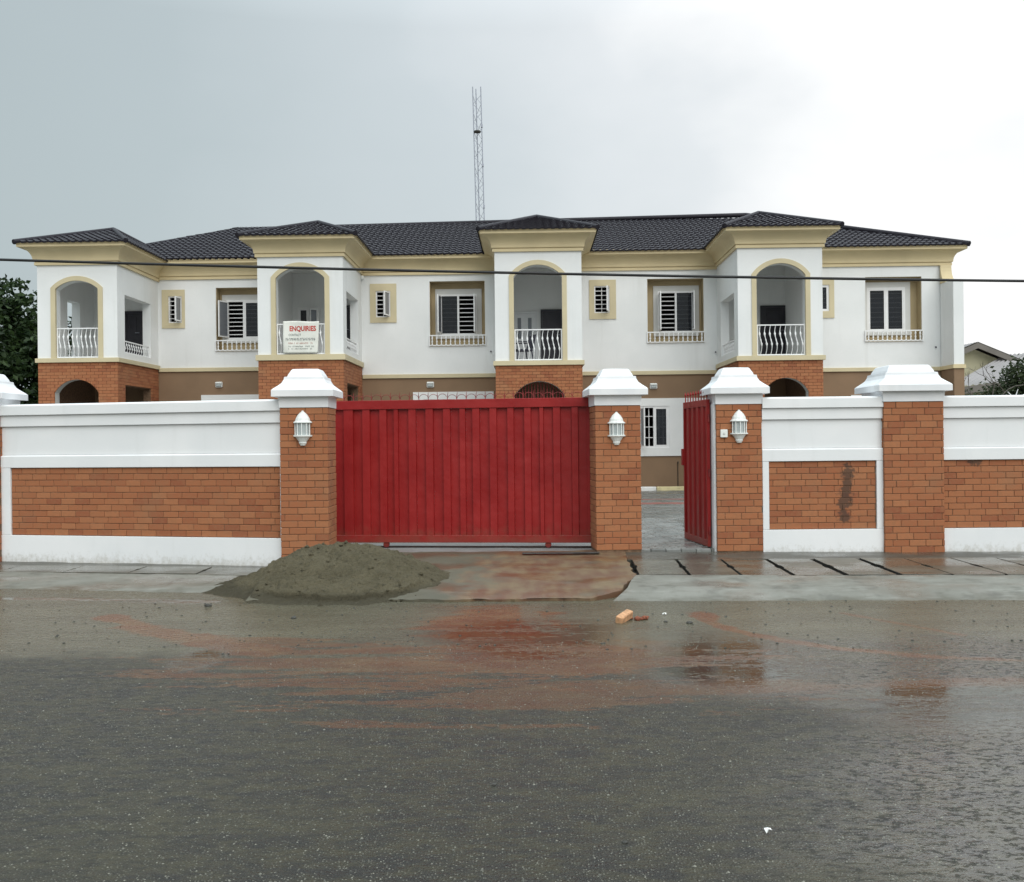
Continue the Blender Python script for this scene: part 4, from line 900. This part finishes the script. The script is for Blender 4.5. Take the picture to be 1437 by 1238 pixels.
# the smaller lines cannot be read in the photograph: broken strokes of print
for zz, hh, x0, x1, m, step in ((.33, .085, .08, .86, 'letter_grey', .042), (.245, .042, .15, .82, 'letter_pink', .03), (.16, .04, .15, .84, 'letter_grey', .028), (.095, .04, .15, .80, 'letter_grey', .028)):
    mb = MB(); q = x0
    while q < x1:
        wd = step * rnd.uniform(.45, .8)
        if rnd.random() > .14:
            y = by(q / bw, zz / bh) - .009; k = rnd.uniform(.25, .75)
            mb.box(q, q + wd * .35, y, y + .003, zz, zz + hh); mb.box(q + wd * .36, q + wd, y, y + .003, zz + hh * k, zz + hh * min(1, k + .3))
        q += step
    mb.build('small_print', m, bn, kind='stuff')
for u, v in ((.02, .98), (.93, .98), (.02, .03), (.97, .03)): MB().tube([(u * bw, -.03, v * bh), (u * bw, .0, v * bh + .012), (u * bw, .075, v * bh)], .006, 5).build('tie', 'lantern_white', bn)

# chair on the third balcony
cx_, _ = hp(733, 490, -1.6); fz_ = BAYS[2]['zb1'] - .004
ch = thing('balcony_chair', 'dark armchair seen through the railing of the balcony above the gate', 'chair', hw(cx_, -1.9, fz_), R(-70))
MB().cbox(-.24, .24, -.24, .24, .36, .41, .02).build('seat', 'plastic_dark', ch)
mb = MB(); mb.loft([[(-.24, .20, .42), (.24, .20, .42), (.24, .24, .42), (-.24, .24, .42)], [(-.23, .30, .82), (.23, .30, .82), (.23, .335, .82), (-.23, .335, .82)]]); mb.build('backrest', 'plastic_dark', ch)
for sx in (-1, 1):
    MB().tube([(sx * .25, -.22, .36), (sx * .265, -.24, .60), (sx * .265, .1, .61), (sx * .25, .255, .62)], .017, 6).build('armrest', 'plastic_dark', ch)
    for sy in (-1, 1): MB().tube([(sx * .21, sy * .2, .36), (sx * .25, sy * .25, 0)], [.022, .016], 6).build('leg', 'plastic_dark', ch)

# ------------------------------------------------------------------ courtyard paving seen through the open gate, kerb by the house
ct = obj('courtyard_paving', None, kind='structure')
pv = MB().cbox(-.097, .097, -.047, .047, -.03, .032, .007).mesh('paver', 'paver_block'); cnt = 0; rest = MB()
y = 13.32; row = 0
while y < 28.6:
    xa = 1.0 + (y - 13) * .0; off = (row % 2) * .1; x = 1.72 + off
    lim = (1.72, 2.55 + (y - 13.3) * .075)
    while x < 6.2:
        near = y < 19 and x < lim[1]
        if near and cnt < 290:
            cnt += 1; obj('paver', pv, ct, (x, y, .02 + rnd.uniform(-.004, .004)), (rnd.uniform(-.012, .012), rnd.uniform(-.012, .012), 0))
        elif y > 14.2 or x < 3.2: rest.box(x - .097, x + .097, y - .047, y + .047, 0, .048 + rnd.uniform(-.004, .004), 1 if (22.6 < y < 23.2 or 24.3 < y < 24.6) else 0)
        x += .2
    y += .1; row += 1
rest.build('far_pavers', ['court_grey', 'paver_red'], ct, kind='stuff')
kb = obj('kerb', None, kind='structure'); x = -6.0; k = 0
kme = [MB().cbox(0, .985, 0, .16, 0, .125, .015).mesh('kerb_stone', m) for m in ('kerb_cream', 'kerb_white')]
while x < 11:
    obj('kerb_stone', kme[k % 2], kb, hw(x + .17, -1.05, .015), (0, 0, -HA)); x += 1.0; k += 1
mb = MB(); A = hw(-6, -.888, .09); Bp = hw(11.1, -.888, .09); C = hw(11.1, -.01, .09); D = hw(-6, -.01, .09); mb.quad(A, Bp, C, D); mb.build('apron_path', 'strip_concrete', kind='structure')

# ------------------------------------------------------------------ sand heap and litter on the road
def sand_heap():
    x0, x1, y0, y1, n = -3.6, -.45, 9.35, 12.75, 210
    def ramp_(v, pts):
        for (a, p), (b, q) in zip(pts, pts[1:]):
            if v <= b: return p if v <= a else lerp(p, q, (v - a) / (b - a))
        return pts[-1][1]
    def ground_z(x, y):
        g = -.102
        if x > -2.7: g = max(g, ramp_(y, ((10.02, -.102), (10.12, -.085), (10.35, -.045), (11.2, -.012), (13.4, .028))))
        if x < -2.2: g = max(g, ramp_(y - 10.45 - (-2.2 - x) * .199, ((-.05, -.102), (0, -.10), (.55, -.057), (1.1, -.040), (3, -.035))))
        return g
    def h(x, y):
        ax, bx = -2.02, -1.62; dx = max(ax - x, 0, x - bx); dy = y - 11.2
        rx = .88 if x > bx else 1.28; ry = 1.28 if dy < 0 else 1.1
        wob = 1 + .13 * noise.noise(Vector((x * 1.4, y * 1.4, 3.3))) + .08 * noise.noise(Vector((x * 3.6, y * 3.6, 1))) + .03 * noise.noise(Vector((x * 9, y * 9, 4)))
        ex, ey = dx / rx, dy / ry; d = math.hypot(ex, ey) / wob; e_ = min(d, 1.0)
        lin = (1 - e_) ** .92; cosn = (math.cos(math.pi * e_) + 1) / 2; tl_ = (ex * ex / max(1e-6, ex * ex + ey * ey)) if x < ax else 0
        v = .385 * lerp(lin, cosn, tl_)
        k = max(0, min(1, (-dy - .45) / .3)) * max(0, min(1, (x + 2.7) / .4))       # slumped toe: a small scarp at the front, then a thin spread
        if k: v = lerp(v, (.060 + .325 * (1 - (d / .86) ** .97)) if d < .86 else max(0, .022 * (1 - d) / .14), k)
        if d < 1.1: v += (.034 * noise.fractal(Vector((x * 5, y * 5, 2)), 1, 2, 4) + .024 * noise.noise(Vector((x * 15, y * 15, 5))) + .011 * noise.noise(Vector((x * 37, y * 37, 7))) + .006 * noise.noise(Vector((x * 70, y * 70, 9)))) * min(1, max(0, 1.05 - d) * 3.2)
        if d > 1: v -= .12 * (d - 1) + .004
        return ground_z(x, y) + v + .002
    vs = [(lerp(x0, x1, i / n), lerp(y0, y1, j / n), h(lerp(x0, x1, i / n), lerp(y0, y1, j / n))) for j in range(n + 1) for i in range(n + 1)]; W = n + 1
    fs = [(j * W + i, j * W + i + 1, (j + 1) * W + i + 1, (j + 1) * W + i) for j in range(n) for i in range(n) if max(vs[q][2] - ground_z(vs[q][0], vs[q][1]) for q in (j * W + i, (j + 1) * W + i + 1)) > -.012]
    t = thing('sand_heap', 'heap of damp building sand dumped in front of the sliding red gate', 'sand heap', (0, 0, 0))
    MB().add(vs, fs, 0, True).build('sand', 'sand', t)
    cl = MB()
    for _ in range(130):
        x, y = rnd.gauss(-1.8, .60), rnd.gauss(10.6, .55)
        z = h(x, y)
        r = rnd.choice((.006, .009, .012, .018, .026)) * rnd.uniform(.7, 1.2); pts = [Vector((a, b, c)).normalized() * r * rnd.uniform(.75, 1.2) for a, b, c in ((1, 0, 0), (-1, 0, 0), (0, 1, 0), (0, -1, 0), (0, 0, .8), (0, 0, -.8))]
        cl.add([(x + p.x, y + p.y, z + p.z * .8 + r * .3) for p in pts], [(0, 2, 4), (2, 1, 4), (1, 3, 4), (3, 0, 4), (2, 0, 5), (1, 2, 5), (3, 1, 5), (0, 3, 5)], 0, False)
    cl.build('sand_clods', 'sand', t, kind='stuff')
sand_heap()
def on_road(px, py, z=-.1):
    u, v = ray(px, py); Y = (EYE - z) / -v * F; return (u * Y / F, Y)
def rock(mb, x, y, z, r, flat=.7, n=2):
    bm = bmesh.new(); bmesh.ops.create_icosphere(bm, subdivisions=n, radius=r); sd_ = rnd.uniform(0, 99)
    for v in bm.verts: v.co *= 1 + .45 * noise.noise(v.co / r * .9 + Vector((sd_, 0, 0))); v.co.z *= flat
    bm.verts.index_update(); mb.add([(v.co.x + x, v.co.y + y, v.co.z + z) for v in bm.verts], [[v.index for v in f.verts] for f in bm.faces]); bm.free()
x, y = on_road(876, 872)
bk = MB().cbox(-.11, .11, -.035, .035, -.035, .035, .008).build('brick_offcut', 'wood_offcut', None, loc=(x, y, -.062), rot=(R(12), R(-8), R(58)), label='pale orange brick offcut lying on the wet road in front of the driveway', category='brick piece')
x, y = on_road(898, 870); mb = MB()
for _ in range(9): rock(mb, rnd.gauss(0, .045), rnd.gauss(0, .03), .012, rnd.uniform(.015, .038), .7, 1)
mb.build('crushed_brick', 'crushed_brick', None, loc=(x, y, -.1), label='small crumbled pile of dark red brick beside the offcut', category='rubble')
for px, py, lab in ((932, 863, 'white paper scrap on the sandy road right of the crumbled brick'), (1078, 1170, 'white paper scrap on the asphalt near the camera')):
    x, y = on_road(px, py); mb = MB(); s = .022 if py < 1000 else .016; vs = [(rnd.uniform(.6, 1.1) * s * math.cos(a) * 1.2, rnd.uniform(.6, 1.1) * s * math.sin(a), rnd.uniform(.002, .022)) for a in [k * math.pi / 4 for k in range(8)]]
    mb.add(vs + [(0, 0, .02)], [(k, (k + 1) % 8, 8) for k in range(8)]); o = mb.build('paper_scrap', 'paper_scrap', None, loc=(x, y, -.098), label=lab, category='paper scrap'); so_ = o.modifiers.new('thickness', 'SOLIDIFY'); so_.thickness = .002
for px, py, r, lab in ((292, 851, .035, 'flat grey stone at the left foot of the sand heap'), (968, 875, .03, 'grey stone on the red mud streak right of the offcut'), (934, 873, .016, 'dark pebble just under the farther paper scrap'), (412, 868, .028, 'dark sliver of debris on the road below the sand heap'), (693, 1102, .013, 'dark pebble alone on the asphalt near the bottom middle'), (877, 1183, .012, 'dark pebble on the asphalt left of the near paper scrap')):
    x, y = on_road(px, py); mb = MB(); rock(mb, 0, 0, r * .25, r, .5); mb.build('pebble', 'stone_dark', None, loc=(x, y, -.1), label=lab, category='stone', group='loose stones on the road')
# aggregate standing out of the worn asphalt
mb = MB()
for _ in range(8000):
    y = 2.8 + 5.2 * rnd.random() ** 1.15; x = rnd.uniform(-.58, .58) * y; r = rnd.uniform(.0028, .0058) * (1.5 if rnd.random() < .08 else 1)
    a = rnd.uniform(0, 6.28); c, s = math.cos(a), math.sin(a)
    mb.add([(x + r * c, y + r * s, -.1005), (x - r * s, y + r * c, -.1005), (x - r * c, y - r * s, -.1005), (x + r * s, y - r * c, -.1005), (x, y, -.1 + r * .6)], [(0, 1, 4), (1, 2, 4), (2, 3, 4), (3, 0, 4)])
mb.build('road_chippings', 'stone_chip', None, kind='stuff', label='pale stone chippings standing out of the worn asphalt')
mb = MB()
for _ in range(420):
    y = rnd.uniform(7.6, 10.2); x = rnd.uniform(-.58, .58) * y; rock(mb, x, y, -.099, rnd.choice((.004, .006, .009, .013)), .6, 1)
mb.build('road_grit', 'stone_dark', None, kind='stuff', label='dark grit scattered over the sand film on the road')

# ------------------------------------------------------------------ overhead cable
cb = thing('overhead_cable', 'black utility cable sagging across the whole front of the terrace', 'cable')
pts = []
zA = at(0, 364.5, 11.5); zM = at(718, 383, 11.5); zB = at(1437, 394.5, 11.5)
for k in range(41):
    x = lerp(-16, 16, k / 40); xa, xm, xb = zA[0], zM[0], zB[0]
    l0 = (x - xm) * (x - xb) / ((xa - xm) * (xa - xb)); l1 = (x - xa) * (x - xb) / ((xm - xa) * (xm - xb)); l2 = (x - xa) * (x - xm) / ((xb - xa) * (xb - xm)); pts.append((x, 11.5, l0 * zA[1] + l1 * zM[1] + l2 * zB[1]))
MB().tube(pts, .0165, 6).build('wire', 'cable_black', cb)
for s, p in ((-1, pts[0]), (1, pts[-1])):
    t = thing('utility_pole', 'plain timber pole holding the %s end of the cable, outside the view' % ('left' if s < 0 else 'right'), 'pole', (p[0], 11.65, -.3), 0)
    MB().tube([(0, 0, 0), (0, 0, p[2] + 1.2)], [.13, .10], 10).build('shaft', 'bark', t); MB().cbox(-.05, .05, -.16, -.09, p[2] + .25, p[2] + .36, .01).build('insulator', 'galvanised', t)

# ------------------------------------------------------------------ telecom mast far behind
Ym = 85; xt, zt = at(669, 123, Ym); xb_, zb_m = at(674, 308, Ym); ln = Vector((xt - xb_, 0, zt - zb_m)) / (zt - zb_m)
tm = thing('lattice_mast', 'slender grey lattice radio mast rising behind the roof', 'mast', (xb_ - ln.x * (zb_m + .3), Ym, -.3))
Hm = zt + .3; half = .34
cor = [(-half, -half * .58), (half, -half * .58), (-half * .25, half)]
for cx_, cy_ in cor: MB().tube([(cx_, cy_, 0), (cx_ + ln.x * Hm, cy_, Hm)], .045, 5).build('mast_leg', 'galvanised', tm)
br = MB(); z = zb_m - 2; k = 0
while z < Hm - .8:
    for i in range(3):
        a, b = cor[i], cor[(i + 1) % 3]
        if k % 2: a, b = b, a
        br.tube([(a[0] + ln.x * z, a[1], z), (b[0] + ln.x * (z + .75), b[1], z + .75)], .018, 4)
    z += .75; k += 1
br.build('bracing', 'galvanised', tm, kind='stuff')
zq = at(668, 186, Ym)[1] + .3
MB().lathe([(.02, zq - .12), (.30, zq - .06), (.30, zq + .06), (.02, zq + .10)], ln.x * zq - .05, -.2, 10).build('beacon', 'stone_dark', tm)
MB().tube([(ln.x * zq - .05, -.2, zq + .1), (ln.x * (Hm - .8) - .08, -.2, Hm - 1.2)], .03, 5).build('antenna_rod', 'galvanised', tm)
for zf in (at(675, 230, Ym)[1], at(664, 175, Ym)[1], at(678, 288, Ym)[1]): MB().box(half + ln.x * zf - .08, half + ln.x * zf + .08, -.3, -.1, zf, zf + .25).build('joint_plate', 'galvanised', tm)

# ------------------------------------------------------------------ trees, bushes and the neighbouring house
def leaves(mb, c, r, nclump, per, size, seed, squash=.85, spread=.34):
    q = random.Random(seed)
    for _ in range(nclump):
        while True:
            p = Vector((q.uniform(-1, 1), q.uniform(-1, 1), q.uniform(-1, 1)))
            if .35 < p.length < 1: break
        p = Vector((p.x * r[0], p.y * r[1], p.z * r[2])) + Vector(c); cs = q.uniform(.6, 1.3) * spread
        for _ in range(per):
            o = Vector((q.gauss(0, 1), q.gauss(0, 1), q.gauss(0, squash))) * cs * .5; d = Vector((q.gauss(0, 1), q.gauss(0, 1), q.gauss(-.2, .6))).normalized(); u = d.cross(Vector((q.gauss(0, 1), q.gauss(0, 1), q.gauss(0, 1)))).normalized()
            s = size * q.uniform(.6, 1.25); b = p + o; nd = u.cross(d) * s * .12
            mb.add([b, b + d * s * .5 + u * s * .28 + nd, b + d * s, b + d * s * .5 - u * s * .28 + nd], [(0, 1, 2, 3)])
def tree(name, label, x, y, h, blobs, seed, mat='leaf_dark', size=.24, per=26, cat='tree', tr=.2):
    t = thing(name, label, cat, (x, y, -.3)); q = random.Random(seed)
    tk = MB(); tk.tube([(0, 0, 0), (.06, .03, h * .25), (-.05, .05, h * .5), (.08, 0, h * .78)], [tr, tr * .8, tr * .6, tr * .25], 8); tk.build('trunk', 'bark', t)
    for c, r, n in blobs: MB().tube([(0, 0, h * .35), (c[0] * .5, c[1] * .5, lerp(h * .35, c[2], .6)), (c[0], c[1], c[2])], [tr * .5, tr * .3, tr * .1], 6).build('limb', 'bark', t)
    mb = MB()
    for i, (c, r, n) in enumerate(blobs): leaves(mb, c, r, n, per, size, seed * 31 + i)
    mb.build('crown', mat, t); return t
tree('mango_tree', 'tall dense dark green tree at the left edge beside the terrace', -17.9, 34, 8.0, [((0, 0, 4.9), (2.6, 2.0, 2.1), 230), ((1.0, -.6, 3.3), (2.4, 1.8, 2.0), 210), ((-2, .4, 5.6), (2.2, 1.8, 1.8), 140), ((.3, -.3, 6.6), (1.5, 1.2, 1.0), 80), ((2.0, 0, 5.1), (1.3, 1.2, 1.4), 100), ((.8, -1, 1.8), (2.6, 1.4, 1.6), 180)], 3)
tree('shade_tree', 'rounded green tree seen through the first balcony, behind the terrace end', -13.8, 36.5, 5.2, [((0, 0, 3.7), (1.6, 1.3, 1.3), 90), ((-1.2, .3, 3.0), (1.4, 1.2, 1.4), 80), ((.5, -.4, 2.2), (1.6, 1.3, 1.2), 70)], 5, 'leaf_dark', .22)
tree('garden_bush', 'small dark green bush touching the right end of the terrace', 17.2, 38, 3.6, [((0, 0, 3.0), (.5, .5, .5), 30), ((.3, 0, 2.3), (.8, .5, .7), 40)], 8, 'leaf_olive', .16, 20, 'bush', .06)
tree('garden_bush', 'larger grey green bush at the right edge in front of the neighbouring roof', 18.9, 38, 4.6, [((0, 0, 3.2), (.9, .8, .8), 80), ((.7, .1, 3.9), (.9, .8, .9), 90), ((.2, -.3, 2.2), (1.4, .7, .9), 80)], 9, 'leaf_olive', .17, 20, 'bush', .08)
bt_ = thing('bare_tree', 'leafless thin branched tree in front of the neighbouring gable', 'tree', (17.3, 36.5, -.3)); q = random.Random(4)
def limb(mb, p, d, ln_, r, lv):
    e_ = p + d * ln_; mb.tube([p, p.lerp(e_, .5) + Vector((q.gauss(0, .04), 0, q.gauss(0, .04))) * ln_, e_], [r, r * .8, r * .6], 5)
    if lv:
        for _ in range(q.choice((2, 2, 3))): limb(mb, e_, (d + Vector((q.gauss(0, .7), q.gauss(0, .4), q.gauss(.1, .4)))).normalized(), ln_ * q.uniform(.55, .8), r * .6, lv - 1)
mb = MB(); mb.tube([(0, 0, 0), (.05, 0, 1.5), (.1, 0, 2.9)], [.06, .05, .04], 6); mb.build('trunk', 'twig', bt_)
for dv in ((-.9, 0, .5), (.7, .1, .6), (.1, -.2, 1)): mb = MB(); limb(mb, Vector((.1, 0, 2.9)), Vector(dv).normalized(), .75, .028, 3); mb.build('limb', 'twig', bt_)

nh = thing('neighbour_house', 'cream gabled bungalow with grey corrugated roofs beyond the right-hand wall', 'house', (0, 0, -.3))
Yg = 47; gx, gz = at(1365, 482, Yg); gz += .3; sl = .42
def roof_sheet(name, a, b, c, d, mat='neighbour_roof', pitch=.30):
    a, b, c, d = map(Vector, (a, b, c, d)); n = max(6, int((b - a).length / pitch * 4)); nv = (b - a).cross(d - a).normalized(); nv = nv if nv.z > 0 else -nv; vs = []
    for i in range(n + 1):
        f = i / n; o = nv * (.035 * math.cos(2 * math.pi * f * (b - a).length / pitch)); vs += [a.lerp(b, f) + o, d.lerp(c, f) + o]
    MB().add(vs, [(2 * i, 2 * i + 2, 2 * i + 3, 2 * i + 1) for i in range(n)], 0, True).build(name, mat, nh)
mb = MB(); mb.loft([[(gx - 4, y, 0), (gx + 4, y, 0), (gx + 4, y, gz - .25 - 4 * sl), (gx, y, gz - .25), (gx - 4, y, gz - .25 - 4 * sl)] for y in (Yg, Yg + 9)]); mb.build('wall', 'neighbour_wall', nh)
roof_sheet('roof', (gx + 4.6, Yg - .5, gz - 4.6 * sl), (gx + 4.6, Yg + 9.4, gz - 4.6 * sl), (gx, Yg + 9.4, gz), (gx, Yg - .5, gz)); roof_sheet('roof', (gx - 4.6, Yg + 9.4, gz - 4.6 * sl), (gx - 4.6, Yg - .5, gz - 4.6 * sl), (gx, Yg - .5, gz), (gx, Yg + 9.4, gz))
for s in (-1, 1):
    mb = MB(); mb.loft([[(gx, y, gz - .02), (gx + s * 4.6, y, gz - .02 - 4.6 * sl), (gx + s * 4.6, y, gz - .27 - 4.6 * sl), (gx, y, gz - .27)] for y in (Yg - .56, Yg - .5)]); mb.build('bargeboard', 'neighbour_fascia', nh)
# lower front wing with its own slope
pa, pb = at(1346, 545, 43), at(1500, 519, 43); pc, pd = at(1437, 497, 46), at(1346, 527, 46)
e0, e1 = (pa[0] - .6, 43, pa[1] + .3), (pb[0] + 1.5, 43, pb[1] + .3)
r1, r0 = at(1520, 488, 47.5), at(1412, 498, 47.5)
roof_sheet('wing_roof', e0, e1, (r1[0] + 1, 47.5, r1[1] + .3), (r0[0], 47.5, r0[1] + .3))
MB().loft([[(e0[0], 42.95, e0[2] - .02), (e1[0], 42.95, e1[2] - .02), (e1[0], 42.95, e1[2] - .32), (e0[0], 42.95, e0[2] - .32)], [(e0[0], 43.05, e0[2] - .02), (e1[0], 43.05, e1[2] - .02), (e1[0], 43.05, e1[2] - .32), (e0[0], 43.05, e0[2] - .32)]]).build('fascia', 'neighbour_fascia', nh)
MB().box(e0[0] + .4, e1[0] - .4, 43.5, 46.8, 0, e0[2] - .1).build('wing_wall', 'neighbour_wall', nh)
wo = wall_holes(MB(), 19.6, 21.2, 2.1, 3.2, 43.42, 43.49, [(19.67, 20.37, 2.17, 3.13), (20.43, 21.13, 2.17, 3.13)]).build('window', 'neighbour_fascia', nh); MB().box(19.67, 21.13, 43.47, 43.488, 2.17, 3.13).build('pane', 'glass_dark', wo)

# razor wire on the return walls of the compound
def coil(label, a, b, n, r):
    t = thing('razor_wire', label, 'razor wire', a); v = Vector(b) - Vector(a); pts = []
    for k in range(n * 12 + 1): an = k / 12 * 2 * math.pi; p = v * (k / (n * 12)); pts.append(p + Vector((r * math.cos(an), .3 * r * math.cos(an), r * math.sin(an))))
    MB().tube(pts, .007, 4).build('wire_coil', 'galvanised', t)
    for k in range(0, len(pts), 6): pass
rw = thing('side_wall', 'white side wall of the compound half hidden behind the left boundary wall', 'wall', (-15.2, 14.6, 0)); MB().box(-.1, .1, 0, 26, -.3, 1.62).build('render', 'wall_white', rw)
coil('faint coil of razor wire along the top behind the left wall', (-15.2, 29, 1.98), (-15.2, 40, 1.98), 16, .36)
x, z = at(1424, 553, 20.2)
sp = thing('wall_spike', 'white metal star spike showing over the coping at the right edge', 'spike', (x, 20.2, 0)); MB().box(-.6, 3.5, -.1, .1, -.3, z - .12).build('render', 'wall_white', sp)
for k, a in enumerate((20, 75, 140, 165)): MB().tube([(-.0, 0, z - .1), (.20 * math.cos(R(a)), -.03, z - .1 + .16 * math.sin(R(a)) + .04)], [.014, .006], 5).build('prong', 'white_metal', sp)
